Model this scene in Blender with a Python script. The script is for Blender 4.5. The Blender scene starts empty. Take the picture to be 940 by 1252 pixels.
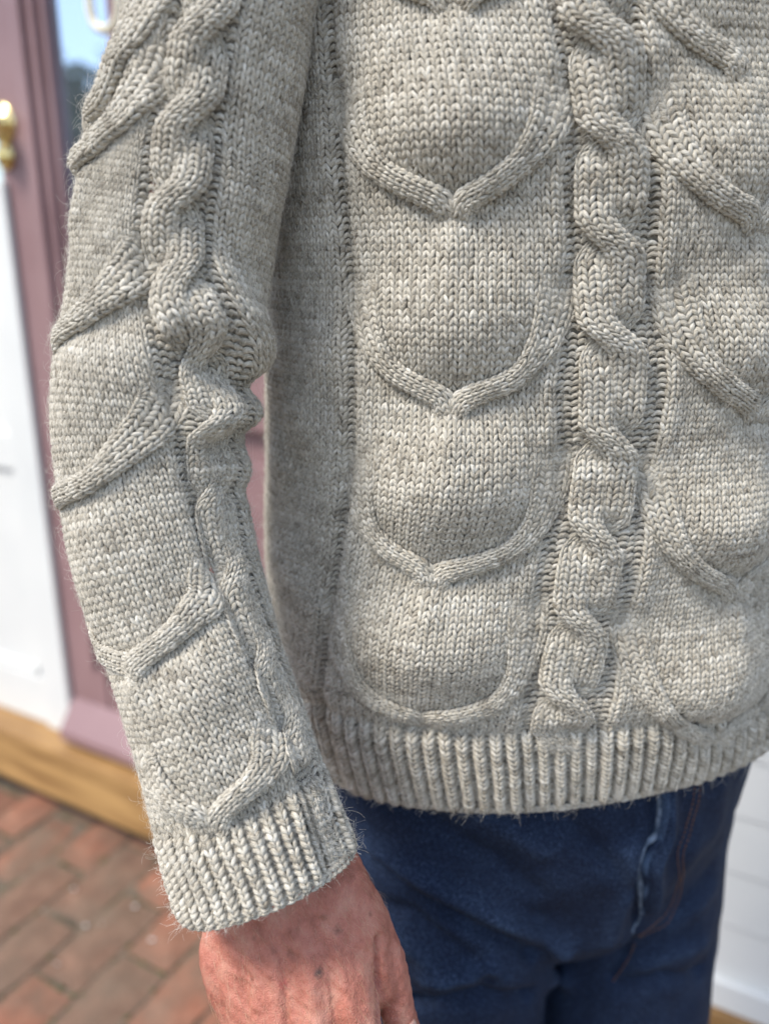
import bpy, bmesh, math, random
import numpy as np
from mathutils import Vector

# ------------------------------------------------------------------ camera, sky, sun, exposure
scene = bpy.context.scene
PITCH = math.radians(17.0)
CAM = np.array([0.0, 0.0, 1.25])
F = 1000.0                    # focal length in photograph pixels (photograph is 940 px wide)
CX, CY = 470.0, 626.0
cp, sp = math.cos(PITCH), math.sin(PITCH)
camd = bpy.data.cameras.new('camera')
cam = bpy.data.objects.new('camera', camd)
scene.collection.objects.link(cam)
cam.location = CAM
cam.rotation_euler = (math.pi / 2 - PITCH, 0, 0)
camd.sensor_fit = 'HORIZONTAL'
camd.sensor_width = 36.0
camd.lens = 36.0 * F / 940.0
camd.clip_start = 0.02
camd.clip_end = 400.0
camd.dof.use_dof = True
camd.dof.focus_distance = 0.447
camd.dof.aperture_fstop = 4.4
camd.dof.aperture_blades = 0
scene.camera = cam

scene.view_settings.view_transform = 'Standard'
scene.view_settings.look = 'None'
scene.view_settings.exposure = 1.03
scene.view_settings.gamma = 1.0
scene.cycles.use_denoising = True
scene.cycles.max_bounces = 6
scene.cycles.diffuse_bounces = 3

SUN_DIR = Vector((-0.52, -0.29, 0.80)).normalized()      # towards the sun
SUN_EL = math.asin(SUN_DIR.z)
SUN_AZ = math.atan2(SUN_DIR.x, SUN_DIR.y)
world = bpy.data.worlds.new('World')
scene.world = world
world.use_nodes = True
wn, wl = world.node_tree.nodes, world.node_tree.links
wn.clear()
wout = wn.new('ShaderNodeOutputWorld')
wbg = wn.new('ShaderNodeBackground')
sky = wn.new('ShaderNodeTexSky')
sky.sky_type = 'NISHITA'
sky.sun_disc = False
sky.sun_elevation = SUN_EL
sky.sun_rotation = SUN_AZ
sky.air_density = 1.0
sky.dust_density = 1.1
wtc = wn.new('ShaderNodeTexCoord')
wmap = wn.new('ShaderNodeMapping')
wmap.inputs['Scale'].default_value = (1.0, 1.0, 2.2)
wmap.inputs['Location'].default_value = (3.7, 1.2, 0.4)
wno = wn.new('ShaderNodeTexNoise')
wno.inputs['Scale'].default_value = 2.6
wno.inputs['Detail'].default_value = 7
wra = wn.new('ShaderNodeValToRGB')
wra.color_ramp.elements[0].position = 0.52
wra.color_ramp.elements[1].position = 0.74
wmix = wn.new('ShaderNodeMixRGB')
wmix.inputs['Color2'].default_value = (11.0, 11.2, 11.6, 1)
wl.new(wtc.outputs['Generated'], wmap.inputs['Vector'])
wl.new(wmap.outputs['Vector'], wno.inputs['Vector'])
wl.new(wno.outputs['Fac'], wra.inputs['Fac'])
wl.new(wra.outputs['Color'], wmix.inputs['Fac'])
wl.new(sky.outputs['Color'], wmix.inputs['Color1'])
wl.new(wmix.outputs['Color'], wbg.inputs['Color'])
wbg.inputs['Strength'].default_value = 0.128
wl.new(wbg.outputs['Background'], wout.inputs['Surface'])

sund = bpy.data.lights.new('sun', 'SUN')
sund.energy = 2.1
sund.angle = math.radians(16)
sund.color = (1.0, 0.95, 0.87)
sun = bpy.data.objects.new('sun', sund)
scene.collection.objects.link(sun)
sun.rotation_euler = SUN_DIR.to_track_quat('Z', 'Y').to_euler()

# ------------------------------------------------------------------ helpers
rng = np.random.default_rng(7)
random.seed(7)


def proj(P):
    P = np.asarray(P, float) - CAM
    fw = P[..., 1] * cp - P[..., 2] * sp
    up = P[..., 1] * sp + P[..., 2] * cp
    return np.stack([CX + F * P[..., 0] / fw, CY - F * up / fw], -1), fw


def ray(px, py):
    x, u = (np.asarray(px, float) - CX) / F, -(np.asarray(py, float) - CY) / F
    return np.stack([x + 0 * u, cp + u * sp, -sp + u * cp], -1)


def at(px, py, d):
    return CAM + ray(px, py) * d


def srgb(r, g, b):
    f = lambda c: ((c / 255 + 0.055) / 1.055) ** 2.4 if c > 10 else c / 255 / 12.92
    return (f(r), f(g), f(b), 1.0)


def link(o, parent=None):
    scene.collection.objects.link(o)
    if parent is not None:
        o.parent = parent
    return o


def tag(o, label=None, cat=None, group=None, kind=None):
    if label: o['label'] = label
    if cat: o['category'] = cat
    if group: o['group'] = group
    if kind: o['kind'] = kind
    return o


def mesh_np(name, V, Q, mat, parent=None, attrs=None, smooth=True):
    """quads (n,4) or tris (n,3) from numpy arrays -> one linked mesh object"""
    V = np.ascontiguousarray(V, np.float32)
    Q = np.ascontiguousarray(Q, np.int32)
    k = Q.shape[1]
    me = bpy.data.meshes.new(name)
    me.vertices.add(len(V)); me.vertices.foreach_set('co', V.ravel())
    me.loops.add(Q.size); me.loops.foreach_set('vertex_index', Q.ravel())
    me.polygons.add(len(Q))
    me.polygons.foreach_set('loop_start', np.arange(0, Q.size, k, dtype=np.int32))
    if smooth:
        me.polygons.foreach_set('use_smooth', np.ones(len(Q), bool))
    me.update(calc_edges=True)
    for nm, (typ, arr) in (attrs or {}).items():
        a = me.attributes.new(nm, typ, 'POINT')
        a.data.foreach_set('value' if typ == 'FLOAT' else 'vector', np.ascontiguousarray(arr, np.float32).ravel())
    if mat: me.materials.append(mat)
    o = bpy.data.objects.new(name, me)
    return link(o, parent)


def obj_bm(name, bm, mat, parent=None, smooth=False, bevel=0.0):
    if bevel:
        bmesh.ops.bevel(bm, geom=list(bm.edges), offset=bevel, segments=2, profile=0.7, affect='EDGES')
    bmesh.ops.recalc_face_normals(bm, faces=bm.faces)
    me = bpy.data.meshes.new(name)
    bm.to_mesh(me); bm.free()
    if smooth:
        for p in me.polygons: p.use_smooth = True
    me.materials.append(mat)
    return link(bpy.data.objects.new(name, me), parent)


def add_hexa(bm, pts):
    v = [bm.verts.new(p) for p in pts]        # 0-3 back loop, 4-7 front loop
    for f in ((0, 1, 2, 3), (7, 6, 5, 4), (0, 4, 5, 1), (1, 5, 6, 2), (2, 6, 7, 3), (3, 7, 4, 0)):
        bm.faces.new([v[i] for i in f])


def tube_mesh(path, rad, n=10, caps=True):
    """verts/tris lists of a swept tube; path (m,3), rad scalar or (m,)"""
    path = np.asarray(path, float); m = len(path)
    rad = np.broadcast_to(np.asarray(rad, float), (m,))
    T = np.gradient(path, axis=0); T /= np.linalg.norm(T, axis=1)[:, None]
    up = np.array([0.13, 0.31, 0.94]); A = np.cross(T, up); A /= np.linalg.norm(A, axis=1)[:, None]
    B = np.cross(T, A)
    a = np.linspace(0, 2 * np.pi, n, endpoint=False)
    V = path[:, None] + rad[:, None, None] * (np.cos(a)[None, :, None] * A[:, None] + np.sin(a)[None, :, None] * B[:, None])
    V = V.reshape(-1, 3)
    i, j = np.meshgrid(np.arange(m - 1), np.arange(n), indexing='ij')
    j2 = (j + 1) % n
    Q = np.stack([i * n + j, i * n + j2, (i + 1) * n + j2, (i + 1) * n + j], -1).reshape(-1, 4)
    return V, Q


# ------------------------------------------------------------------ materials
def new_mat(name):
    m = bpy.data.materials.new(name); m.use_nodes = True
    nt = m.node_tree
    return m, nt.nodes, nt.links, nt.nodes['Principled BSDF']


def noise_mat(name, c1, c2, scale=8.0, detail=6, rough=0.6, bump=0.0, bscale=None, lo=0.35, hi=0.65, spec=0.5, metal=0.0, stretch=None, sheen=0.0):
    m, n, l, b = new_mat(name)
    tc = n.new('ShaderNodeTexCoord')
    src = tc.outputs['Object']
    if stretch:
        mp = n.new('ShaderNodeMapping'); mp.inputs['Scale'].default_value = stretch
        l.new(src, mp.inputs['Vector']); src = mp.outputs['Vector']
    t = n.new('ShaderNodeTexNoise'); t.inputs['Scale'].default_value = scale; t.inputs['Detail'].default_value = detail
    l.new(src, t.inputs['Vector'])
    r = n.new('ShaderNodeValToRGB')
    r.color_ramp.elements[0].position = lo; r.color_ramp.elements[0].color = c1
    r.color_ramp.elements[1].position = hi; r.color_ramp.elements[1].color = c2
    l.new(t.outputs['Fac'], r.inputs['Fac']); l.new(r.outputs['Color'], b.inputs['Base Color'])
    b.inputs['Roughness'].default_value = rough
    b.inputs['Metallic'].default_value = metal
    b.inputs['Specular IOR Level'].default_value = spec
    b.inputs['Sheen Weight'].default_value = sheen
    if bump:
        t2 = n.new('ShaderNodeTexNoise'); t2.inputs['Scale'].default_value = bscale or scale * 4; t2.inputs['Detail'].default_value = 8
        l.new(src, t2.inputs['Vector'])
        bp = n.new('ShaderNodeBump'); bp.inputs['Strength'].default_value = bump; bp.inputs['Distance'].default_value = 0.01
        l.new(t2.outputs['Fac'], bp.inputs['Height']); l.new(bp.outputs['Normal'], b.inputs['Normal'])
    return m


def yarn_material():
    m, n, l, b = new_mat('grey_wool_yarn')
    at1 = n.new('ShaderNodeAttribute'); at1.attribute_name = 'tone'
    at2 = n.new('ShaderNodeAttribute'); at2.attribute_name = 'yarn'
    mp = n.new('ShaderNodeMapping'); mp.inputs['Scale'].default_value = (3.0, 11.0, 1.0)
    l.new(at2.outputs['Vector'], mp.inputs['Vector'])
    t = n.new('ShaderNodeTexNoise'); t.inputs['Scale'].default_value = 1.0; t.inputs['Detail'].default_value = 3
    t.inputs['Roughness'].default_value = 0.65
    l.new(mp.outputs['Vector'], t.inputs['Vector'])
    mul = n.new('ShaderNodeMath'); mul.operation = 'MULTIPLY_ADD'
    mul.inputs[1].default_value = 1.8; l.new(t.outputs['Fac'], mul.inputs[0])
    sub = n.new('ShaderNodeMath'); sub.operation = 'SUBTRACT'; sub.inputs[1].default_value = 0.92
    l.new(at1.outputs['Fac'], sub.inputs[0]); l.new(sub.outputs[0], mul.inputs[2])
    r = n.new('ShaderNodeValToRGB')
    e = r.color_ramp.elements
    e[0].position = 0.05; e[0].color = (0.170, 0.143, 0.106, 1)
    e[1].position = 0.95; e[1].color = (0.740, 0.700, 0.615, 1)
    k = e.new(0.5); k.color = (0.492, 0.446, 0.362, 1)
    l.new(mul.outputs[0], r.inputs['Fac']); l.new(r.outputs['Color'], b.inputs['Base Color'])
    b.inputs['Roughness'].default_value = 0.85
    b.inputs['Specular IOR Level'].default_value = 0.25
    b.inputs['Sheen Weight'].default_value = 0.15
    b.inputs['Sheen Roughness'].default_value = 0.5
    bp = n.new('ShaderNodeBump'); bp.inputs['Strength'].default_value = 0.6; bp.inputs['Distance'].default_value = 0.0007
    l.new(t.outputs['Fac'], bp.inputs['Height']); l.new(bp.outputs['Normal'], b.inputs['Normal'])
    return m


M_YARN = yarn_material()
M_STITCH_SHADE = noise_mat('wool_gap_shade', (0.21, 0.188, 0.155, 1), (0.33, 0.30, 0.25, 1), 600, rough=0.95, spec=0.1)  # darker than the yarn: shade between the stitches is put into the colour
M_FUZZ = noise_mat('wool_fibre', (0.50, 0.46, 0.39, 1), (0.70, 0.66, 0.58, 1), 40, rough=0.7, spec=0.3)

# ------------------------------------------------------------------ knitting engine
K = 4                                     # surface samples per stitch


def leg_template(side, rings=7, pts=5):
    """one leg of a knit V in (column, row, metres)"""
    cw, rh = 4.7, 3.4                     # mm, only to shape the cross-section
    tau = np.linspace(0, 1, rings)
    x = side * (0.030 + 0.440 * tau)
    y = -0.74 + 1.52 * tau
    z = 1.05 * np.sin(np.pi * np.clip(tau * 0.98 + 0.01, 0, 1)) ** 0.8 - 0.55
    rad = 1.10 * (0.36 + 0.64 * np.sin(np.pi * (0.06 + 0.88 * tau)) ** 0.8)
    dx, dy = np.gradient(x * cw), np.gradient(y * rh)
    L = np.hypot(dx, dy); nx, ny = dy / L, -dx / L
    a = np.radians(np.linspace(-25, 205, pts))
    V = np.zeros((rings, pts, 3)); Y = np.zeros((rings, pts, 2))
    for j, aa in enumerate(a):
        V[:, j, 0] = x + nx * rad * np.cos(aa) / cw
        V[:, j, 1] = y + ny * rad * np.cos(aa) / rh
        V[:, j, 2] = (z + 0.82 * rad * np.sin(aa)) * 1e-3
        Y[:, j, 0] = tau; Y[:, j, 1] = j / (pts - 1) + 0.55 * tau * side
    return V.reshape(-1, 3), Y.reshape(-1, 2), (rings, pts)


def purl_template(rings=7, pts=5):
    cw, rh = 4.7, 3.4
    tau = np.linspace(0, 1, rings)
    x = -0.60 + 1.2 * tau
    y = 0.46 * np.sin(np.pi * tau) ** 1.0 - 0.32 + 0.26 * (tau - 0.5)
    z = 0.75 * np.sin(np.pi * tau) ** 0.6 - 0.45
    rad = 1.30 * (0.6 + 0.4 * np.sin(np.pi * (0.05 + 0.9 * tau)))
    dx, dy = np.gradient(x * cw), np.gradient(y * rh)
    L = np.hypot(dx, dy); nx, ny = dy / L, -dx / L
    a = np.radians(np.linspace(-25, 205, pts))
    V = np.zeros((rings, pts, 3)); Y = np.zeros((rings, pts, 2))
    for j, aa in enumerate(a):
        V[:, j, 0] = x - nx * rad * np.cos(aa) / cw
        V[:, j, 1] = y - ny * rad * np.cos(aa) / rh
        V[:, j, 2] = (z + 0.85 * rad * np.sin(aa)) * 1e-3
        Y[:, j, 0] = tau; Y[:, j, 1] = j / (pts - 1) + 0.5 * tau
    return V.reshape(-1, 3), Y.reshape(-1, 2), (rings, pts)


LEGS = [leg_template(-1), leg_template(1)]
PURL = [purl_template()]


def grid_quads(r, p):
    i, j = np.meshgrid(np.arange(r - 1), np.arange(p - 1), indexing='ij')
    return np.stack([i * p + j, i * p + j + 1, (i + 1) * p + j + 1, (i + 1) * p + j], -1).reshape(-1, 4)


def grid_normals(G, out):
    """G[row, col, 3]; out[row, col, 3] any outward vector"""
    du, dv = np.gradient(G, axis=1), np.gradient(G, axis=0)
    N = np.cross(du, dv)
    N /= np.linalg.norm(N, axis=-1)[..., None] + 1e-12
    s = np.sign((N * out).sum(-1))
    return N * np.where(s == 0, 1, s)[..., None]


def bil(A, fi, fj):
    h, w = A.shape[:2]
    fi = np.clip(fi, 0, h - 1.001); fj = np.clip(fj, 0, w - 1.001)
    i, j = fi.astype(int), fj.astype(int)
    a, b = (fi - i)[..., None], (fj - j)[..., None]
    return (A[i, j] * (1 - a) * (1 - b) + A[i + 1, j] * a * (1 - b) + A[i, j + 1] * (1 - a) * b + A[i + 1, j + 1] * a * b)


tone_walk = np.convolve(rng.normal(0, 1, 90000), np.ones(6) / 6 ** 0.5, 'same')
tone_long = np.convolve(rng.normal(0, 1, 90000), np.ones(160) / 160 ** 0.5, 'same')
FIBRE = []                                # (points, normals, tangents) to root loose fibres on


class Knit:
    """collects stitches, then links them as one mesh"""
    def __init__(self):
        self.V, self.Q, self.T, self.Y, self.n = [], [], [], [], 0

    def add(self, G, N, c0, r0, cols, rows, kind, gain=1.0, scale=None):
        """stitches at columns/rows (1-D arrays, stitch centres) on grid G whose sample [0,0] is (c0,r0)"""
        if len(cols) == 0: return
        cols = np.asarray(cols, float); rows = np.asarray(rows, float)
        n = len(cols)
        idx = (np.floor(rows) * 97 + np.floor(cols)).astype(int) % 89000
        idl = (np.floor(rows) * 61 + np.floor(cols) + 31000).astype(int) % 89000
        base = 0.5 + 0.050 * tone_walk[idx] + 0.035 * tone_long[idl] + rng.normal(0, 0.05, n)
        if scale is None: scale = np.ones(n)
        for (TV, TY, (ri, pt)) in (LEGS if kind == 'k' else PURL):
            jz = 1.0 if kind == 'k' else 2.4
            jx, jy = rng.normal(0, 0.032 * jz, n), rng.normal(0, 0.045 * jz, n)
            rot = rng.normal(0, 0.055 * jz, n)
            sc = rng.normal(1.0, 0.055, n) * scale
            tx, ty, tz = TV[:, 0], TV[:, 1], TV[:, 2]
            c = cols[:, None] + jx[:, None] + tx[None] * sc[:, None] + rot[:, None] * ty[None]
            r = rows[:, None] + jy[:, None] + ty[None] * (0.5 + 0.5 * sc[:, None])
            fi, fj = (r - r0) * K, (c - c0) * K
            P = bil(G, fi, fj); NN = bil(N, fi, fj)
            h = tz[None] * gain * sc[:, None] + rng.normal(0, 0.00012, n)[:, None]
            P = P + NN * h[..., None]
            q = grid_quads(ri, pt)
            m = ri * pt
            self.Q.append((q[None] + (np.arange(n) * m)[:, None, None] + self.n).reshape(-1, 4))
            self.V.append(P.reshape(-1, 3)); self.n += n * m
            tone = base + rng.normal(0, 0.08, n)
            self.T.append(np.repeat(tone, m))
            yy = np.zeros((n, m, 3)); yy[..., 0] = TY[None, :, 0]; yy[..., 1] = TY[None, :, 1]
            yy[..., :] += rng.uniform(0, 60, (n, 1, 3))
            self.Y.append(yy.reshape(-1, 3))
        fi, fj = (rows - r0) * K, (cols - c0) * K
        P = bil(G, fi, fj); NN = bil(N, fi, fj); Tn = bil(G, fi, fj + 2) - P
        FIBRE.append((P + NN * 0.0009, NN, Tn))

    def build(self, name, parent, kind=None):
        o = mesh_np(name, np.concatenate(self.V), np.concatenate(self.Q), M_YARN, parent,
                    {'tone': ('FLOAT', np.concatenate(self.T)), 'yarn': ('FLOAT_VECTOR', np.concatenate(self.Y))})
        if kind: o['kind'] = kind
        return o


def smooth1(a, n):
    k = np.hanning(2 * n + 1); k /= k.sum()
    return np.convolve(np.pad(a, n, mode='edge'), k, 'valid')


def spline(pts, m):
    """Catmull-Rom through pts (k,d), resampled to m points of equal arc length"""
    p = np.asarray(pts, float)
    p = np.vstack([2 * p[0] - p[1], p, 2 * p[-1] - p[-2]])
    out = []
    for i in range(1, len(p) - 2):
        t = np.linspace(0, 1, 24, endpoint=False)[:, None]
        out.append(0.5 * (2 * p[i] + (p[i + 1] - p[i - 1]) * t + (2 * p[i - 1] - 5 * p[i] + 4 * p[i + 1] - p[i + 2]) * t ** 2
                          + (-p[i - 1] + 3 * p[i] - 3 * p[i + 1] + p[i + 2]) * t ** 3))
    q = np.vstack(out + [p[-2][None]])
    d = np.r_[0, np.cumsum(np.linalg.norm(np.diff(q, axis=0), axis=1))]
    s = np.linspace(0, d[-1], m)
    return np.stack([np.interp(s, d, q[:, k]) for k in range(q.shape[1])], -1)


class Surface:
    """a smooth surface P(u, v) with photograph look-up"""
    def __init__(self, fn, u, v, centre):
        self.fn = fn; self.centre = centre
        self.uu, self.vv = np.meshgrid(u, v)
        self.P = fn(self.uu, self.vv)
        px, dep = proj(self.P)
        N = self.normal(self.uu, self.vv)
        self.px = px
        self.front = ((N * (CAM - self.P)).sum(-1) > 0)

    def normal(self, u, v):
        e = 1e-4
        N = np.cross(self.fn(u + e, v) - self.fn(u - e, v), self.fn(u, v + e) - self.fn(u, v - e))
        N /= np.linalg.norm(N, axis=-1)[..., None] + 1e-15
        s = np.sign((N * (self.fn(u, v) - self.centre(u, v))).sum(-1))
        return N * s[..., None]

    def find(self, pts):
        """photograph pixels -> (u, v) on the camera side"""
        out = []
        for (x, y) in pts:
            d = (self.px[..., 0] - x) ** 2 + (self.px[..., 1] - y) ** 2
            d = np.where(self.front, d, 1e9)
            i, j = np.unravel_index(np.argmin(d), d.shape)
            out.append((self.uu[i, j], self.vv[i, j]))
        return np.array(out)


def guide(surf, pts, v, sm=6):
    """pixel polyline -> u as a smooth function of v"""
    q = surf.find(pts)
    o = np.argsort(q[:, 1])
    return smooth1(np.interp(v, q[o, 1], q[o, 0]), sm)


def gauss(d, w):
    return np.exp(-(d / w) ** 2)


def seg_dist(u, v, poly):
    """distance in (u,v) metres to a polyline"""
    best = np.full(u.shape, 1e9)
    for (a, b) in zip(poly[:-1], poly[1:]):
        ab = b - a; L = (ab ** 2).sum() + 1e-12
        t = np.clip(((u - a[0]) * ab[0] + (v - a[1]) * ab[1]) / L, 0, 1)
        best = np.minimum(best, np.hypot(u - a[0] - t * ab[0], v - a[1] - t * ab[1]))
    return best


def soft_noise(u, v, scale, seed):
    r = np.random.default_rng(seed); o = 0
    for _ in range(10):
        k = r.normal(0, 1 / scale, 2); o = o + np.sin(k[0] * u + k[1] * v + r.uniform(0, 6.28))
    return o / 10 ** 0.5


# ------------------------------------------------------------------ torso surface
PSI = math.radians(9)
tvec = np.array([math.cos(PSI), math.sin(PSI), 0]); nvec = np.array([math.sin(PSI), -math.cos(PSI), 0])
_th = np.linspace(-math.pi, math.pi, 2001)


def sup(th, a, b, p=2.25):
    c, s = np.cos(th), np.sin(th)
    k = (np.abs(s) ** p + np.abs(c) ** p) ** (-1 / p)
    return a * s * k, b * c * k


_sx, _sy = sup(_th, 0.19, 0.125)
_arc = np.r_[0, np.cumsum(np.hypot(np.diff(_sx), np.diff(_sy)))]; _arc -= _arc[1000]
ZK = [0.60, 0.885, 0.93, 0.98, 1.10, 1.25, 1.40, 1.50]
T_CX = [0.130, 0.125, 0.120, 0.115, 0.112, 0.114, 0.118, 0.12]
T_A = [0.188, 0.192, 0.199, 0.203, 0.196, 0.193, 0.196, 0.18]
T_B = [0.112, 0.120, 0.128, 0.130, 0.129, 0.129, 0.126, 0.11]
T_CY = [0.590, 0.590, 0.585, 0.582, 0.580, 0.580, 0.580, 0.59]
zfine = np.linspace(0.5, 1.6, 1200)
_cx, _a, _b, _cy = [smooth1(np.interp(zfine, ZK, q), 45) for q in (T_CX, T_A, T_B, T_CY)]


def torso(s, z):
    th = np.interp(s, _arc, _th)
    a, b = np.interp(z, zfine, _a), np.interp(z, zfine, _b)
    x, y = sup(th, a, b)
    P = np.interp(z, zfine, _cx)[..., None] * np.array([1.0, 0, 0]) + np.interp(z, zfine, _cy)[..., None] * np.array([0, 1.0, 0])
    P = P + x[..., None] * tvec + y[..., None] * nvec
    P[..., 2] = z
    return P


def torso_c(s, z):
    return np.stack([np.interp(z, zfine, _cx), np.interp(z, zfine, _cy), z], -1)


TORSO = Surface(torso, np.arange(-0.36, 0.36, 0.0012), np.arange(0.80, 1.50, 0.0012), torso_c)

# hem line from the photograph
hem_pts = TORSO.find([(397, 935), (480, 963), (560, 984), (620, 990), (700, 986), (800, 969), (880, 945), (935, 910)])
HEM_Z = 0.902
ROW = 0.0037
R_RIB = 18                                # rows of ribbing
NR_T = int((1.49 - HEM_Z) / ROW)

# ------------------------------------------------------------------ sleeve surface
AX = [(312, -190, .405, 112), (294, -80, .412, 113), (274, 0, .418, 113), (257, 100, .427, 117), (233, 200, .437, 119), (217, 300, .445, 119), (203, 400, .450, 121),
      (191, 470, .453, 122), (187, 530, .455, 116), (191, 600, .456, 111), (209, 700, .456, 108), (238, 800, .455, 105), (268, 890, .454, 105), (292, 960, .452, 109),
      (314, 1025, .451, 113), (334, 1085, .450, 115)]
ax_px = np.array(AX)
ax_w = np.array([at(a[0], a[1], a[2]) for a in AX])
_d = np.r_[0, np.cumsum(np.linalg.norm(np.diff(ax_w, axis=0), axis=1))]
tf = np.linspace(0, _d[-1], 1500)
s_axis = np.stack([smooth1(np.interp(tf, _d, ax_w[:, k]), 60) for k in range(3)], -1)
s_r = smooth1(np.interp(tf, _d, ax_px[:, 3] * ax_px[:, 2] / F), 40) * 0.965
LS = tf[-1]
s_T = np.gradient(s_axis, axis=0); s_T /= np.linalg.norm(s_T, axis=1)[:, None]
s_e2 = CAM - s_axis; s_e2 -= (s_e2 * s_T).sum(1)[:, None] * s_T; s_e2 /= np.linalg.norm(s_e2, axis=1)[:, None]
s_e1 = np.cross(s_e2, s_T); s_e1 *= np.sign(s_e1[:, :1]); s_e1 /= np.linalg.norm(s_e1, axis=1)[:, None]
RREF = 0.052                              # u = angle * RREF


def _s(A, t):
    return np.stack([np.interp(t, tf, A[:, k]) for k in range(3)], -1)


def sleeve(u, t):
    ph = u / RREF
    r = np.interp(t, tf, s_r)
    return _s(s_axis, t) + (r * np.sin(ph))[..., None] * _s(s_e1, t) + (0.86 * r * np.cos(ph))[..., None] * _s(s_e2, t)


def sleeve_c(u, t):
    return _s(s_axis, t)


SLEEVE = Surface(sleeve, np.arange(-0.12, 0.12, 0.0012), np.arange(0, LS, 0.0012), sleeve_c)

# ------------------------------------------------------------------ person: hidden body core, arm and hand (one continuous skin)
def mat_skin():
    m, n, l, b = new_mat('weathered_skin')
    geo = n.new('ShaderNodeNewGeometry')
    t = n.new('ShaderNodeTexNoise'); t.inputs['Scale'].default_value = 70; t.inputs['Detail'].default_value = 8; t.inputs['Roughness'].default_value = 0.62
    l.new(geo.outputs['Position'], t.inputs['Vector'])
    r = n.new('ShaderNodeValToRGB'); e = r.color_ramp.elements
    e[0].position = 0.30; e[0].color = (0.28, 0.095, 0.062, 1)
    e[1].position = 0.73; e[1].color = (0.54, 0.265, 0.190, 1)
    k = e.new(0.5); k.color = (0.45, 0.165, 0.116, 1)
    l.new(t.outputs['Fac'], r.inputs['Fac'])
    col = r.outputs['Color']
    t2 = n.new('ShaderNodeTexNoise'); t2.inputs['Scale'].default_value = 450; t2.inputs['Detail'].default_value = 3
    l.new(geo.outputs['Position'], t2.inputs['Vector'])
    for (P, rad, c, amt) in SPOTS:
        d = n.new('ShaderNodeVectorMath'); d.operation = 'DISTANCE'
        l.new(geo.outputs['Position'], d.inputs[0]); d.inputs[1].default_value = P
        ad = n.new('ShaderNodeMath'); ad.operation = 'MULTIPLY_ADD'; ad.inputs[1].default_value = -rad * 1.6
        l.new(t2.outputs['Fac'], ad.inputs[0]); l.new(d.outputs['Value'], ad.inputs[2])
        mr = n.new('ShaderNodeMapRange'); mr.interpolation_type = 'SMOOTHSTEP'
        mr.inputs['From Min'].default_value = -rad * 0.9; mr.inputs['From Max'].default_value = rad * 0.7
        mr.inputs['To Min'].default_value = amt; mr.inputs['To Max'].default_value = 0.0
        l.new(ad.outputs[0], mr.inputs['Value'])
        mx = n.new('ShaderNodeMixRGB'); mx.inputs['Color2'].default_value = c
        l.new(mr.outputs['Result'], mx.inputs['Fac']); l.new(col, mx.inputs['Color1']); col = mx.outputs['Color']
    l.new(col, b.inputs['Base Color'])
    b.inputs['Roughness'].default_value = 0.52
    b.inputs['Specular IOR Level'].default_value = 0.4
    b.inputs['Subsurface Weight'].default_value = 0.06
    b.inputs['Subsurface Radius'].default_value = (0.006, 0.002, 0.001)
    b.inputs['Subsurface Scale'].default_value = 0.4
    vo = n.new('ShaderNodeTexVoronoi'); vo.feature = 'DISTANCE_TO_EDGE'; vo.inputs['Scale'].default_value = 900
    wmp = n.new('ShaderNodeMapping'); wmp.inputs['Rotation'].default_value = (0, math.radians(25), 0); wmp.inputs['Scale'].default_value = (1.3, 1.0, 0.65)
    l.new(geo.outputs['Position'], wmp.inputs['Vector']); l.new(wmp.outputs['Vector'], vo.inputs['Vector'])
    t3 = n.new('ShaderNodeTexNoise'); t3.inputs['Scale'].default_value = 260; t3.inputs['Detail'].default_value = 6
    l.new(wmp.outputs['Vector'], t3.inputs['Vector'])
    mm = n.new('ShaderNodeMath'); mm.operation = 'MULTIPLY_ADD'; mm.inputs[1].default_value = 0.5
    l.new(vo.outputs['Distance'], mm.inputs[0]); l.new(t3.outputs['Fac'], mm.inputs[2])
    bp = n.new('ShaderNodeBump'); bp.inputs['Strength'].default_value = 0.62; bp.inputs['Distance'].default_value = 0.0022
    l.new(mm.outputs[0], bp.inputs['Height']); l.new(bp.outputs['Normal'], b.inputs['Normal'])
    return m


def capsule_bm(bm, pts, rads, flat=None, n=20):
    """closed tapered limb through pts; flat = (axis vector, factor) squashes it"""
    p = spline(np.array(pts, float), 6 * len(pts)); r = np.interp(np.linspace(0, 1, len(p)), np.linspace(0, 1, len(rads)), rads)
    # rounded ends
    e0, e1 = p[0] - p[1], p[-1] - p[-2]; e0 /= np.linalg.norm(e0); e1 /= np.linalg.norm(e1)
    P, R = [], []
    for a in (1.0, 0.92, 0.7, 0.38): P.append(p[0] + e0 * r[0] * a); R.append(max(1e-4, r[0] * math.sqrt(1 - a * a)))
    P += list(p); R += list(r)
    for a in (0.38, 0.7, 0.92, 1.0): P.append(p[-1] + e1 * r[-1] * a); R.append(max(1e-4, r[-1] * math.sqrt(1 - a * a)))
    P = np.array(P); V, Q = tube_mesh(P, np.array(R), n)
    if flat is not None:
        ax = np.array(flat[0], float); ax /= np.linalg.norm(ax)
        C = np.repeat(P, n, axis=0); D = V - C
        V = C + D + ((D * ax).sum(1) * (flat[1] - 1))[:, None] * ax
    vs = [bm.verts.new(v) for v in V]
    for q in Q: bm.faces.new([vs[i] for i in q])
    bm.faces.new(vs[:n][::-1]); bm.faces.new(vs[-n:])


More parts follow.
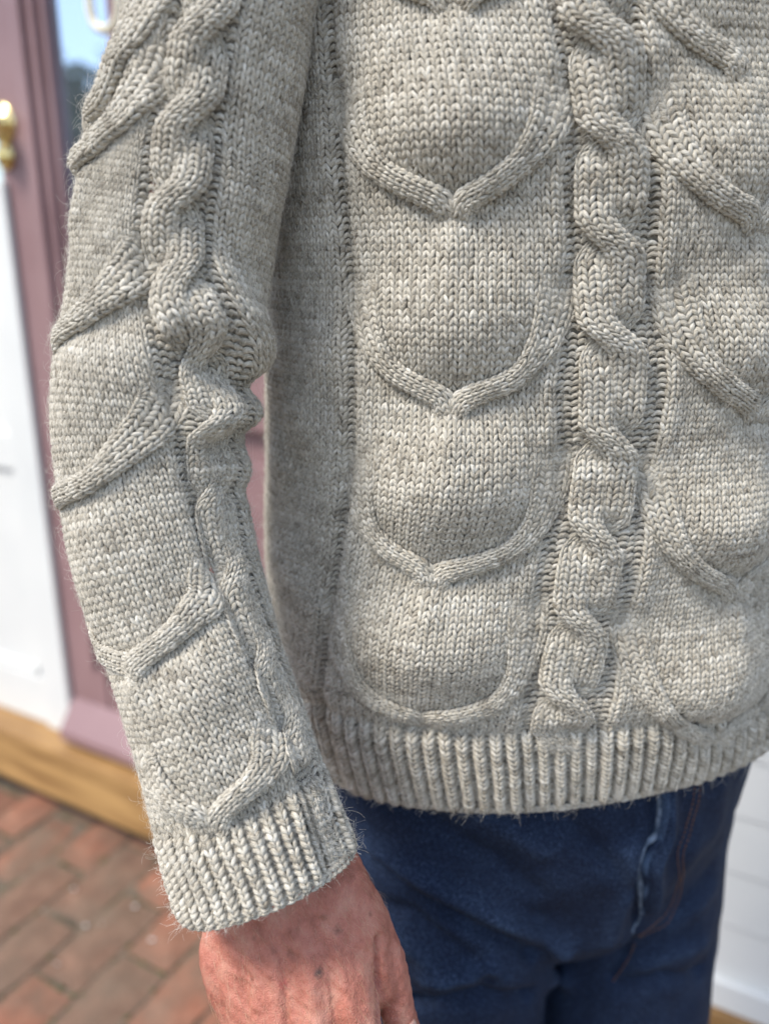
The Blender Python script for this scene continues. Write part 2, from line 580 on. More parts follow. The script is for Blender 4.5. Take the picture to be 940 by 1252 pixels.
def remeshed(bm, voxel, smooth, name='tmp'):
    me = bpy.data.meshes.new(name); bmesh.ops.recalc_face_normals(bm, faces=bm.faces); bm.to_mesh(me); bm.free()
    o = bpy.data.objects.new(name, me); scene.collection.objects.link(o)
    r = o.modifiers.new('r', 'REMESH'); r.mode = 'VOXEL'; r.voxel_size = voxel
    s = o.modifiers.new('s', 'SMOOTH'); s.iterations = smooth; s.factor = 0.5
    dg = bpy.context.evaluated_depsgraph_get()
    m2 = bpy.data.meshes.new_from_object(o.evaluated_get(dg))
    bpy.data.objects.remove(o); bpy.data.meshes.remove(me)
    V = np.empty(len(m2.vertices) * 3, np.float32); m2.vertices.foreach_get('co', V); V = V.reshape(-1, 3).astype(float)
    Nn = np.empty(len(m2.vertices) * 3, np.float32); m2.vertices.foreach_get('normal', Nn); Nn = Nn.reshape(-1, 3).astype(float)
    return m2, V, Nn


def poly3(V, pts):
    """distance of vertices V to a 3-D polyline"""
    best = np.full(len(V), 1e9)
    for a, b in zip(pts[:-1], pts[1:]):
        ab = b - a; t = np.clip(((V - a) @ ab) / (ab @ ab + 1e-12), 0, 1)
        best = np.minimum(best, np.linalg.norm(V - a - t[:, None] * ab, axis=1))
    return best


def on_mesh(V, N, px):
    """photograph pixels -> nearest camera-facing vertex positions"""
    q, dep = proj(V)
    fr = ((N * (CAM - V)).sum(1) > 0)
    out = []
    for (x, y) in px:
        d = (q[:, 0] - x) ** 2 + (q[:, 1] - y) ** 2
        d = np.where(fr, d + (dep * 1e-9), 1e12)
        near = np.where(d < d.min() + 9)[0]
        out.append(V[near[np.argmin(dep[near])]])
    return np.array(out)


# hand: back of the right hand towards the camera, fingers hanging down, thumb along the jeans side
bm = bmesh.new()
W0 = at(316, 1000, .470); W1 = at(342, 1075, .474)
flat_ax = s_e2[-1]
capsule_bm(bm, [at(285, 880, .47), W0, W1, at(352, 1115, .474)], [.036, .0335, .0335, .036], (flat_ax, .74), 28)
knk = {'index': (437, 1268, .452), 'middle': (392, 1290, .448), 'ring': (344, 1288, .452), 'little': (312, 1266, .462)}
tips = {'index': [(452, 1340, .462), (458, 1400, .485), (455, 1438, .51)],
        'middle': [(402, 1372, .458), (410, 1440, .484), (412, 1480, .515)],
        'ring': [(350, 1368, .463), (356, 1430, .490), (360, 1466, .52)],
        'little': [(314, 1325, .472), (318, 1372, .495), (320, 1402, .52)]}
rads = {'index': (.0150, .0112, .0098, .0085), 'middle': (.0152, .0116, .0100, .0087), 'ring': (.0146, .0108, .0095, .0083), 'little': (.0138, .0096, .0084, .0074)}
carp = {'index': (398, 1080, .470), 'middle': (365, 1085, .467), 'ring': (332, 1095, .468), 'little': (300, 1110, .474)}
for f in knk:
    capsule_bm(bm, [at(*carp[f]), at(*[(a + b) / 2 for a, b in zip(carp[f], knk[f])]) - flat_ax * 0.001, at(*knk[f])], [.0185, .0175, rads[f][0]], (flat_ax, 1.0))
    capsule_bm(bm, [at(*knk[f])] + [at(*p) for p in tips[f]], rads[f])
capsule_bm(bm, [at(340, 1130, .482), at(365, 1200, .480), at(370, 1255, .476)], [.030, .034, .026], (flat_ax, .62), 24)   # palm
capsule_bm(bm, [at(286, 1120, .480), at(283, 1180, .480), at(310, 1250, .474)], [.017, .0185, .0150])                     # outer edge of the palm
capsule_bm(bm, [at(402, 1075, .474), at(432, 1140, .474), at(458, 1200, .474)], [.021, .0225, .0150])                     # web and thumb base
capsule_bm(bm, [at(442, 1110, .480), at(468, 1170, .478), at(484, 1225, .478), at(494, 1275, .482), at(500, 1308, .488)],
           [.0135, .0128, .0105, .0108, .0085])                                                                         # thumb
hand_me, HV, HN = remeshed(bm, .0013, 7, 'skin')
disp = np.zeros(len(HV))
for f, h in (('index', .0016), ('middle', .0017), ('ring', .0015), ('little', .0012)):
    a, b_ = carp[f], knk[f]
    pts = on_mesh(HV, HN, [(a[0] + (b_[0] - a[0]) * t, a[1] + (b_[1] - a[1]) * t) for t in (.35, .6, .9)])
    disp += 0.9 * h * gauss(poly3(HV, pts), .0042)
for pl, h, w in (([(345, 1120), (372, 1165), (400, 1200), (408, 1245)], .0007, .0017),
                 ([(425, 1095), (424, 1140), (400, 1195)], .0006, .0018),
                 ([(300, 1165), (325, 1190), (352, 1215), (356, 1250)], .0009, .0016),
                 ([(275, 1185), (296, 1196), (318, 1204)], .0010, .0016),
                 ([(466, 1150), (464, 1200), (467, 1252)], -.0045, .0024)):
    disp += h * gauss(poly3(HV, on_mesh(HV, HN, pl)), w)
disp += .0005 * soft_noise(HV[:, 0], HV[:, 2], .006, 5) + .00025 * soft_noise(HV[:, 0] + HV[:, 1], HV[:, 2], .002, 6)
HV = HV + HN * disp[:, None]
SPOTS = []
for (x, y, r, c, a) in ((391, 1188, .0026, (.11, .065, .055, 1), .75), (415, 1136, .0022, (.22, .09, .06, 1), .7), (352, 1165, .0020, (.24, .09, .06, 1), .65),
                        (335, 1160, .0017, (.24, .09, .06, 1), .6), (305, 1196, .0014, (.22, .08, .05, 1), .7), (394, 1124, .0018, (.26, .11, .07, 1), .6),
                        (329, 1198, .0016, (.26, .09, .06, 1), .6), (348, 1204, .0022, (.42, .08, .07, 1), .5), (454, 1116, .0013, (.24, .09, .06, 1), .6),
                        (309, 1147, .0014, (.24, .10, .07, 1), .5), (362, 1135, .0018, (.30, .12, .08, 1), .5), (430, 1165, .0016, (.30, .11, .08, 1), .4)):
    SPOTS.append((tuple(on_mesh(HV, HN, [(x, y)])[0]), r * 1.25, c, min(1, a * 1.3)))
M_SKIN = mat_skin()

# the rest of the body (all under the clothes) is meshed coarser and joined into the same mesh
bm = bmesh.new()
capsule_bm(bm, [s_axis[0] + np.array([.03, .05, .05]), s_axis[400], s_axis[800], s_axis[1050]], [.044, .040, .036, .033])
capsule_bm(bm, [s_axis[900], s_axis[1200], W0], [.036, .034, .031])
capsule_bm(bm, [s_axis[0] + np.array([.03, .05, .05]), (0.02, .575, 1.47), (0.115, .58, 1.50), (.24, .60, 1.47)], [.05, .06, .07, .055])
capsule_bm(bm, [(.114, .58, 1.47), (.114, .58, 1.25), (.114, .582, 1.08), (.128, .586, .93), (.135, .59, .84)], [.105, .106, .105, .10, .098])
for sx in (-.055, .055):
    capsule_bm(bm, [np.array((.114, .58, 1.40)) + tvec * sx, np.array((.114, .58, 1.15)) + tvec * sx, np.array((.13, .59, .90)) + tvec * sx], [.10, .105, .09])
    capsule_bm(bm, [np.array((.14, .59, .86)) + tvec * sx * 1.45, np.array((.14, .60, .55)) + tvec * sx * 1.5, np.array((.14, .61, .18)) + tvec * sx * 1.5], [.055, .050, .040])
core_me, BV, BN = remeshed(bm, .007, 4, 'core')
bm = bmesh.new(); hand_me.vertices.foreach_set('co', HV.astype(np.float32).ravel()); bm.from_mesh(hand_me); bm.from_mesh(core_me)
person = obj_bm('person', bm, M_SKIN, smooth=True)
tag(person, 'man in a grey cable-knit sweater and dark blue jeans, arm hanging', 'person')
# thumb nail: a small curved plate
nail_pts = on_mesh(HV, HN, [(497, 1244)])[0]

# ------------------------------------------------------------------ sweater: relief of the knitted cloth
def hem_tilt(s):
    return np.interp(s, [-.20, -.02, .15], [-.004, 0.0, .012])


def rib_rows(s):                            # the ribbed band tucks under towards the far hip
    return np.interp(s, [-.10, .02, .13], [18.0, 17.0, 11.0])


def rope_uv(surf, px, m=120):
    return spline(surf.find(px), m)


# torso guides (s as a function of height)
zg = np.arange(.86, 1.52, .002)
G_SIDE = guide(TORSO, [(400, -20), (404, 60), (411, 140), (417, 220), (423, 300), (428, 380), (429, 460), (427, 540), (421, 610), (412, 670), (402, 735), (394, 800), (390, 850)], zg)
G_CHL = guide(TORSO, [(676, -10), (692, 60), (700, 110), (702, 150), (698, 220), (702, 300), (700, 350), (695, 420), (689, 480), (691, 540), (688, 600), (664, 700), (654, 800), (650, 850), (640, 900)], zg)
G_CHR = guide(TORSO, [(768, -10), (778, 60), (783, 110), (790, 170), (795, 220), (793, 290), (793, 350), (803, 420), (806, 470), (795, 540), (784, 600), (774, 690), (750, 800), (738, 860), (728, 900)], zg)
gz = lambda G, z: np.interp(z, zg, G)

U_T = [  # left arm, right arm of every horseshoe, top to bottom, in photograph pixels
    ([(418, -110), (432, -70), (458, -42), (500, -20), (535, -6), (553, 12)], [(680, -110), (664, -70), (632, -40), (598, -20), (573, -6), (559, 12)]),
    ([(421, 90), (427, 140), (442, 178), (470, 208), (508, 231), (540, 249), (553, 272)], [(684, 90), (675, 140), (655, 178), (624, 208), (592, 232), (567, 250), (557, 272)]),
    ([(438, 330), (444, 380), (458, 420), (484, 452), (516, 474), (540, 488), (550, 510)], [(688, 330), (678, 385), (658, 428), (626, 462), (590, 478), (564, 489), (554, 510)]),
    ([(434, 540), (437, 592), (449, 636), (474, 668), (502, 685), (518, 697), (524, 718)], [(680, 540), (672, 598), (654, 640), (622, 672), (578, 688), (542, 698), (529, 718)]),
    ([(411, 725), (415, 780), (432, 824), (460, 854), (488, 868), (506, 878), (511, 896)], [(648, 725), (644, 785), (630, 828), (604, 857), (566, 872), (530, 879), (516, 896)]),
    ([(784, -80), (800, -30), (824, 12), (852, 42), (880, 62), (896, 76), (905, 98)], None),
    ([(802, 90), (810, 150), (828, 196), (856, 228), (886, 250), (908, 264), (918, 288)], [(994, 130), (982, 185), (964, 222), (944, 246), (930, 264), (922, 288)]),
    ([(820, 330), (829, 392), (848, 438), (876, 470), (900, 486), (914, 498), (921, 520)], [(988, 370), (976, 430), (962, 466), (946, 484), (932, 498), (925, 520)]),
    ([(798, 550), (803, 615), (818, 662), (843, 692), (868, 706), (886, 716), (894, 738)], [(970, 580), (966, 630), (950, 668), (932, 690), (914, 704), (898, 738)]),
    ([(768, 740), (773, 800), (790, 844), (818, 878), (845, 894), (862, 903), (868, 918)], [(956, 770), (953, 812), (940, 845), (918, 872), (896, 888), (872, 918)]),
]
MERGE = [(556, 14, 60), (555, 268, 70), (552, 506, 70), (526, 714, 60), (920, 284, 70), (923, 516, 70), (896, 732, 60), (905, 96, 60)]
MERGE = [TORSO.find([(x, y - 6), (x, y + L * .5), (x - 2, y + L)]) for x, y, L in MERGE]
ROPES_T = []
for (la, ra) in U_T:
    ROPES_T.append([rope_uv(TORSO, a) for a in (la, ra) if a])
PUFF_T = [(553, 150, .0060), (553, 395, .0045), (550, 590, .0060), (520, 790, .0052), (905, 200, .0035), (915, 420, .0045), (890, 640, .0050), (868, 830, .0050)]
PUFF_UV = [(TORSO.find([(x, y)])[0], h) for x, y, h in PUFF_T]
FOLD_T = [([(340, 500), (365, 575), (360, 640)], -.003, .012), ([(345, 560), (380, 470), (400, 420)], .003, .014), ([(345, 690), (385, 740)], .003, .016)]
FOLD_T = [(TORSO.find(p), h, w) for p, h, w in FOLD_T]


def relief_t(s, z):
    h = .0009 * soft_noise(s, z, .035, 11) + .0004 * soft_noise(s, z, .012, 12)
    for G, a in ((G_SIDE, .0046), (G_CHL, .0024), (G_CHR, .0024)):
        h -= a * gauss(s - gz(G, z), .0052)
    h -= .0012 * gauss(s - gz(G_SIDE, z), .014)
    for (p, a) in PUFF_UV:
        h += 3.3 * a * np.exp(-((s - p[0]) / .040) ** 2 - ((z - p[1]) / .032) ** 2)
    for arms in ROPES_T:
        for uv in arms:
            h -= .0036 * gauss(seg_dist(s, z, uv[10:-6:8]), .0120)
    for m in MERGE:                          # the two arms meet and run on downwards as a soft ridge
        h += .0026 * gauss(seg_dist(s, z, m[:2]), .0085) + .0010 * gauss(seg_dist(s, z, m), .0075)
    for (p, a, w) in FOLD_T:
        h += a * gauss(seg_dist(s, z, p), w)
    cb = .5 * (gz(G_CHL, z) + gz(G_CHR, z))
    h -= .0026 * np.exp(-((s - cb) / .0190) ** 6)
    rib = HEM_Z + hem_tilt(s) + rib_rows(s) * ROW
    h -= .0022 * gauss(z - rib, .006)
    h += .0015 * gauss(z - rib - .018, .012)
    # armhole fold at the very top beside the sleeve
    return h


# sleeve guides
tg = np.arange(0, LS, .002)
S_C = guide(SLEEVE, [(165, -120), (148, 0), (135, 100), (118, 190), (102, 290), (92, 388), (96, 480), (108, 592), (135, 700), (166, 800), (212, 900), (256, 1003), (290, 1080)], tg, 14)
S_L = guide(SLEEVE, [(240, -120), (220, 0), (200, 90), (184, 170), (176, 260), (176, 330), (186, 390), (205, 470), (222, 545), (240, 620), (268, 710), (306, 805), (345, 880), (368, 940), (385, 1010)], tg, 8)
S_R = guide(SLEEVE, [(310, -120), (290, 0), (276, 50), (266, 130), (260, 200), (252, 260), (247, 320), (262, 370), (284, 420), (300, 470), (294, 540), (294, 610), (306, 690), (330, 770), (362, 850), (390, 925), (405, 1000)], tg, 8)
gs = lambda G, t: np.interp(t, tg, G)
U_S = [
    ([(205, -70), (188, -20), (170, 30), (150, 70), (130, 120), (112, 142), (97, 165)],),
    ([(196, 40), (186, 80), (168, 112), (142, 150), (116, 184), (94, 206), (84, 222)],),
    ([(185, 285), (178, 312), (160, 335), (132, 362), (104, 384), (82, 402), (64, 424)],),
    ([(202, 462), (198, 494), (178, 525), (152, 552), (126, 576), (102, 594), (78, 612)],),
    ([(262, 680), (256, 725), (236, 752), (208, 776), (183, 796), (168, 814), (165, 834)],),
    ([(335, 880), (330, 925), (310, 954), (285, 980), (266, 998), (260, 1025)], [(172, 905), (182, 935), (200, 962), (222, 985), (244, 1000), (252, 1028)]),
]
ROPES_S = [[rope_uv(SLEEVE, a) for a in arms] for arms in U_S]
for arms in ROPES_S[4:5]:                  # the other arm, round the back edge of the sleeve
    q = arms[0]; arms.append(np.stack([2 * gs(S_C, q[:, 1]) - .0075 - q[:, 0], q[:, 1]], -1))
PUFF_S = [(SLEEVE.find([(x, y)])[0], h, w) for x, y, h, w in ((120, 470, .004, .03), (130, 680, .004, .03), (200, 880, .0045, .026), (250, 930, .004, .018), (300, 250, .003, .03), (140, 290, .003, .02), (258, 840, .003, .02))]
FOLD_S = [  # elbow folds, creases and the swelling between them
    ([(240, 375), (285, 405), (306, 440)], .0115, .021),
    ([(325, 474), (300, 472), (268, 456), (238, 444)], -.0100, .0110),
    ([(306, 502), (280, 505), (250, 515)], .0085, .0150),
    ([(318, 536), (292, 536), (262, 545)], -.0060, .0110),
    ([(268, 330), (290, 380), (318, 420)], .003, .010),
    ([(250, 560), (300, 575)], .003, .012),
    ([(320, 600), (268, 596)], -.003, .007),
    ([(210, 350), (240, 400), (262, 425)], -.004, .009),
    ([(80, 395), (130, 400), (170, 385)], -.003, .009),
    ([(165, 815), (215, 790), (246, 765)], -.003, .008),
    ([(205, 1012), (290, 1005), (390, 940)], -.0030, .008),
]
FOLD_S = [(SLEEVE.find(p), h, w) for p, h, w in FOLD_S]
MERGE_S = [SLEEVE.find(p) for p in ([(110, 165), (104, 200), (98, 240)], [(110, 220), (100, 270), (94, 320)], [(170, 818), (170, 845), (182, 880)])]
R_CUFF = 13


def relief_s(u, t):
    h = .0010 * soft_noise(u, t, .030, 21) + .0004 * soft_noise(u, t, .012, 22)
    front = np.exp(-(u / .10) ** 6)
    cb = .5 * (gs(S_L, t) + gs(S_R, t)); hb = .5 * (gs(S_R, t) - gs(S_L, t))
    for G in (S_L, S_R):
        h -= np.where(t > .27, .0034, .0020) * gauss(u - gs(G, t), .0050)
    h -= .0026 * np.exp(-((u - cb) / (hb + .002)) ** 6)
    for (p, a, w) in PUFF_S:
        h += a * np.exp(-((u - p[0]) / w) ** 2 - ((t - p[1]) / w) ** 2)
    for arms in ROPES_S:
        for uv in arms:
            h -= .0018 * gauss(seg_dist(u, t, uv[10:-22:8]), .0090)
    for m in MERGE_S:
        h += .0030 * gauss(seg_dist(u, t, m[:2]), .0095) + .0012 * gauss(seg_dist(u, t, m), .0085)
    for (p, a, w) in FOLD_S:
        h += a * gauss(seg_dist(u, t, p), w) * front
    return h


# ------------------------------------------------------------------ sweater object: the inner face of the cloth, coloured dark as shade between stitches, torso and sleeve
def shell(surf, relief, u, v, off, lip=None):
    uu, vv = np.meshgrid(u, v)
    N = surf.normal(uu, vv)
    P = surf.fn(uu, vv) + N * (relief(uu, vv) - off)[..., None]
    if lip is not None:                     # turn the open edge inwards
        inner = P[lip] - N[lip] * .010
        P = np.concatenate([inner[None], P]) if lip == 0 else np.concatenate([P, inner[None]])
    h, w = P.shape[:2]
    return P.reshape(-1, 3), grid_quads(h, w)


s_sh = np.linspace(_arc[0] + 1e-5, _arc[-1] - 1e-5, 221)
V1, Q1 = shell(TORSO, relief_t, s_sh, np.arange(HEM_Z + .006, 1.495, .005), .0022, 0)
u_sh = np.linspace(-math.pi, math.pi, 141) * RREF
V2, Q2 = shell(SLEEVE, relief_s, u_sh, np.arange(0.001, LS - .002, .005), .0016, -1)
sweater = mesh_np('sweater', np.concatenate([V1, V2]), np.concatenate([Q1, Q2 + len(V1)]), M_STITCH_SHADE, person)


# ------------------------------------------------------------------ knitted torso
def torso_cols(c, z):
    """column number -> s at height z"""
    a, l, r = gz(G_SIDE, z), gz(G_CHL, z), gz(G_CHR, z)
    pitch = .0047
    kn = [a - .0034 - 45 * pitch, a - .0034, a + .0034, l - .0045, l + .0045, r - .0045, r + .0045, r + .0045 + (l - a - .009), r + .0045 + (l - a - .009) + 40 * pitch]
    kc = [-46, -1, 1, 25, 27, 34, 36, 60, 100]
    out = np.zeros_like(z) + 0.0
    for i in range(len(kc) - 1):
        m = (c >= kc[i]) & (c <= kc[i + 1])
        f = (c - kc[i]) / (kc[i + 1] - kc[i])
        v = kn[i] + (kn[i + 1] - kn[i]) * f
        out = np.where(m, v, out)
    return out


CMIN, CMAX = -38, 76
cg = np.arange(CMIN, CMAX + 1e-6, 1 / K); rg = np.arange(-1, NR_T + 1e-6, 1 / K)
cc, rr = np.meshgrid(cg, rg)
zz = HEM_Z + rr * ROW
ss = torso_cols(cc, zz)
zz = zz + hem_tilt(ss) * np.clip(1 - rr / 70, 0, 1)
NB = TORSO.normal(ss, zz)
PB = TORSO.fn(ss, zz)
HB = relief_t(ss, zz)
inrib = np.clip((rib_rows(ss) + .5 - rr) / 1.5, 0, 1)
HB = HB + inrib * (.0026 * np.cos(np.pi * (cc - .5)) + .0004)
side = lambda c: sum(gauss(cc - k, 1.1) for k in c)
HB = HB + (1 - inrib) * (.0013 * side((2.0, 24.0, 37.0)) + .0008 * side((-2.0,)))
HB = HB - .0035 * np.clip(1 - (rr + 1) / 3.0, 0, 1) ** 2            # the edge turns under
GT = PB + NB * HB[..., None]
NT = grid_normals(GT, NB)


def rope_mask(ropes, s, z, lim=.0036):
    keep = np.ones(s.shape, bool)
    for n_u, arms in enumerate(ropes):
        for j, uv in enumerate(arms):
            if n_u > 5 and j == 1: continue
            keep &= seg_dist(s, z, uv[34:-14:6]) > lim
    return keep


cs, rs = np.meshgrid(np.arange(CMIN + 1, CMAX - 1) + .5, np.arange(0, NR_T - 1))
cs, rs = cs.ravel(), rs.ravel()
z_st = HEM_Z + rs * ROW; s_st = torso_cols(cs, z_st)
ok = rope_mask(ROPES_T, s_st, z_st) | (rs < rib_rows(s_st))
ci = np.floor(cs).astype(int)
rib = rs < rib_rows(s_st)
braid_zone = (ci >= 27) & (ci < 34) & ~rib
purl = np.where(rib, ci % 2 == 1, ((ci >= -1) & (ci < 1)) | ((ci >= 25) & (ci < 27)) | ((ci >= 34) & (ci < 36)) | ((ci >= 60) & (ci < 62)))
zones = {'side_panel': ci < -1, 'cable_panel': ((ci >= 1) & (ci < 25)) | ((ci >= 36) & (ci < 60)), 'purl_channel': purl & ~rib, 'outer_panel': ci >= 62}


def knit_zone(name, mask, G, N, parent, c0=CMIN, r0=-1, C=cs, R=rs, pur=purl, wide=1.0):
    k = Knit()
    a = mask & ~pur; b = mask & pur
    if a.any(): k.add(G, N, c0, r0, C[a], R[a], 'k', scale=np.full(a.sum(), wide))
    if b.any(): k.add(G, N, c0, r0, C[b], R[b], 'p')
    return k.build(name, parent)


knit_zone('side_panel', ok & ~rib & (ci < -1), GT, NT, sweater)
knit_zone('cable_panel', ok & ~rib & (ci >= 1) & (ci < 25), GT, NT, sweater)
knit_zone('cable_panel', ok & ~rib & (ci >= 36) & (ci < 60), GT, NT, sweater)
knit_zone('side_panel', ok & ~rib & (ci >= 62), GT, NT, sweater)
for lo in (-1, 25, 34, 60):
    knit_zone('purl_channel', ~rib & (ci >= lo) & (ci < lo + 2), GT, NT, sweater)
knit_zone('ribbed_hem', rib, GT, NT, sweater, wide=1.32)
knit_zone('braid_ground', braid_zone, GT, NT, sweater, pur=np.ones(len(cs), bool))


# ------------------------------------------------------------------ ropes and braids laid over the cloth
def strand(k, surf, relief, uv, ncol, hw, height, off=None, dome=.0016, gain=1.0, row=ROW, floor=0.0):
    """uv runs top to bottom; hw, height (metres) along it; off shifts it sideways; appended to k"""
    L = np.r_[0, np.cumsum(np.linalg.norm(np.diff(uv, axis=0), axis=1))]
    if off is not None:                     # length of the shifted path
        L = np.r_[0, np.cumsum(np.hypot(np.diff(L), np.diff(off)))]
    n = max(4, int(L[-1] / row))
    l = np.linspace(0, L[-1], n * K + 1)[::-1]          # rows count upwards
    q = np.stack([np.interp(l, L, uv[:, 0]), np.interp(l, L, uv[:, 1])], -1)
    w, h = np.interp(l, L, hw), np.interp(l, L, height)
    C = surf.fn(q[:, 0], q[:, 1]); N = surf.normal(q[:, 0], q[:, 1])
    T = np.gradient(C, axis=0); T /= np.linalg.norm(T, axis=1)[:, None]
    B = np.cross(T, N); B /= np.linalg.norm(B, axis=1)[:, None]
    if np.median((B * (s_e1[700])).sum(1)) < 0: B = -B
    o = np.interp(l, L, off) if off is not None else 0 * l
    x = np.linspace(-1, 1, ncol * K + 1)
    lat = o[:, None] + w[:, None] * np.sin(x[None] * 1.25) / math.sin(1.25)
    # follow the cloth underneath sideways as well
    du = 1e-3
    ub = (surf.fn(q[:, 0] + du, q[:, 1]) - C) / du; vb = (surf.fn(q[:, 0], q[:, 1] + du) - C) / du
    bu = (ub * B).sum(1) / (ub * ub).sum(1); bv = (vb * B).sum(1) / (vb * vb).sum(1)
    U = q[:, None, 0] + lat * bu[:, None]; Vv = q[:, None, 1] + lat * bv[:, None]
    rel = relief(U, Vv); NN = surf.normal(U, Vv)
    hh = (h - floor)[:, None]
    hh = floor + np.where(hh > 0, (hh + dome * np.clip(hh / .003, 0, 1.0)) * np.sqrt(1 - .93 * np.abs(x[None]) ** 2.2), hh)
    P = surf.fn(U, Vv) + NN * (rel + hh)[..., None]
    Nr = grid_normals(P, NN)
    c, r = np.meshgrid(np.arange(ncol) + .5, np.arange(1, n))
    wloc = np.interp((r.ravel() / n), np.linspace(0, 1, len(w)), w) / (ncol * .0047 / 2)
    k.add(P, Nr, 0, 0, c.ravel(), r.ravel(), 'k', gain=gain, scale=None)


def arm_profile(m, hmax, w_top=.0125, w_mid=.0058, w_end=.0054, tail=.26):
    x = np.linspace(0, 1, m)
    h = hmax * np.clip((x - .06) / .52, 0, 1) ** 1.3 * np.clip((.99 - x) / tail, 0, 1) ** 1.1 + .0004 - .0016 * np.clip((x - .95) / .05, 0, 1) - .0014 * np.clip((.08 - x) / .08, 0, 1)
    w = np.interp(x, [0, .18, .55, .75, .88, 1], [w_top, w_top, w_mid, w_mid * .95, w_end * 1.1, w_end * 1.3])
    return w, h


for n_u, arms in enumerate(ROPES_T):
    k = Knit()
    for j, uv in enumerate(arms):
        w, h = arm_profile(len(uv), .0030 if (n_u > 5 and j == 1) else .0042, tail=.13)
        strand(k, TORSO, relief_t, uv, 4, w, h, dome=.0018)
    k.build('horseshoe_cable', sweater)


def braid(name, surf, relief, centre_px, cross_px, a, hw, over=.0032, flip=1, calm=None):
    """two strands that keep crossing, the strand from the left on top"""
    uv = rope_uv(surf, centre_px, 400)
    L = np.r_[0, np.cumsum(np.linalg.norm(np.diff(uv, axis=0), axis=1))]
    cr = surf.find(cross_px)
    lk = [L[np.argmin(((uv - c) ** 2).sum(1))] for c in cr]
    k = Knit()
    for par in (0, 1):
        off = np.zeros(400); h = np.zeros(400); w = np.zeros(400) + hw
        side = -1 if par == 0 else 1
        pos = side * a
        off[:] = pos
        for i, c in enumerate(lk):
            d = .0120
            x = np.clip((L - (c - d)) / (2 * d), 0, 1); x = x * x * (3 - 2 * x)
            is_over = pos < 0
            off = np.where(L > c - d, pos + (-2 * pos) * x, off)
            b = gauss(L - c, .0135)
            if is_over:
                h += over * b; w -= .0008 * b
            else:
                h -= .0042 * gauss(L - c, .0115); w -= .0008 * b
            pos = -pos
        mid = 1.7e-3 * np.sqrt(np.clip(1 - (off / (a * 2.4)) ** 2, 0, 1))
        hs = h + mid + .0030
        if calm is not None: hs = hs * np.interp(np.linspace(0, 1, 400), *calm)
        strand(k, surf, relief, uv, 4, w, hs, off=flip * off, dome=.0016, floor=.0024)
    return k.build(name, sweater)


braid('braided_cable', TORSO, relief_t,
      [(722, -30), (735, 40), (745, 130), (746, 220), (745, 300), (747, 400), (747, 470), (742, 540), (733, 620), (717, 695), (709, 760), (700, 810), (690, 860), (684, 895), (680, 926)],
      [(733, 36), (746, 165), (746, 290), (748, 410), (741, 539), (727, 656), (709, 760), (694, 852), (681, 912)], .0086, .0106, over=.0026, calm=([0, .93, 1], [1, 1, .1]))

# edge chain along the hem
k = Knit()
sl = np.linspace(-.22, .26, 400)
uvh = np.stack([sl, HEM_Z + hem_tilt(sl) - .0012], -1)
strand(k, TORSO, lambda u, v: -.0022 + 0 * u, uvh, 1, np.full(400, .0026), np.full(400, .0002), dome=.0016, row=.0048)
k.build('hem_edge', sweater)

# ------------------------------------------------------------------ knitted sleeve
NR_S = int((LS - .003) / ROW)


def sleeve_cols(c, t):
    C, Lc, R = gs(S_C, t), gs(S_L, t), gs(S_R, t)
    pitch = .0047 * RREF / np.interp(t, tf, s_r)
    kn = [2 * C - Lc - 30 * pitch, 2 * C - Lc, C, Lc - .0042, Lc + .0042, np.maximum(R - .0042, Lc + .006), np.maximum(R + .0042, Lc + .014), np.maximum(R + .0042, Lc + .014) + 40 * pitch]
    kc = [-42, -12, 0, 12, 14, 21, 23, 63]
    out = np.zeros_like(t)
    for i in range(len(kc) - 1):
        f = (c - kc[i]) / (kc[i + 1] - kc[i])
        out = np.where((c >= kc[i]) & (c <= kc[i + 1]), kn[i] + (kn[i + 1] - kn[i]) * f, out)
    return out


SC0, SC1 = -30, 50
cg = np.arange(SC0, SC1 + 1e-6, 1 / K); rg = np.arange(-1, NR_S + 1e-6, 1 / K)
cc, rr = np.meshgrid(cg, rg)
tt = LS - .004 - rr * ROW
uu = sleeve_cols(cc, tt)
NB = SLEEVE.normal(uu, tt)
HB = relief_s(uu, tt)
inrib = np.clip((R_CUFF + .5 - rr) / 1.5, 0, 1)
HB = HB + inrib * (.0022 * np.cos(np.pi * (cc - .5)) - .0004) - .0025 * np.clip(1 - (rr + 1) / 3.0, 0, 1) ** 2
GS = SLEEVE.fn(uu, tt) + NB * HB[..., None]
NS = grid_normals(GS, NB)
c2, r2 = np.meshgrid(np.arange(SC0 + 1, SC1 - 1) + .5, np.arange(0, NR_S - 1))
c2, r2 = c2.ravel(), r2.ravel()
t_st = LS - .004 - r2 * ROW; u_st = sleeve_cols(c2, t_st)
vis = np.abs(u_st) < RREF * math.radians(128)
ok2 = (rope_mask(ROPES_S, u_st, t_st) | (r2 < R_CUFF)) & vis
i2 = np.floor(c2).astype(int)
rib2 = r2 < R_CUFF
bz2 = (i2 >= 14) & (i2 < 21) & ~rib2
purl2 = np.where(rib2, i2 % 2 == 1, ((i2 >= 12) & (i2 < 14)) | ((i2 >= 21) & (i2 < 23)))
kw = dict(c0=SC0, r0=-1, C=c2, R=r2, pur=purl2)
knit_zone('sleeve', ok2 & ~rib2 & ~bz2 & ~purl2, GS, NS, sweater, **kw)
for lo in (12, 21):
    knit_zone('purl_channel', ok2 & ~rib2 & (i2 >= lo) & (i2 < lo + 2), GS, NS, sweater, **kw)
knit_zone('ribbed_cuff', ok2 & rib2, GS, NS, sweater, wide=1.12, **kw)
kw['pur'] = np.ones(len(c2), bool)
knit_zone('braid_ground', vis & bz2, GS, NS, sweater, **kw)
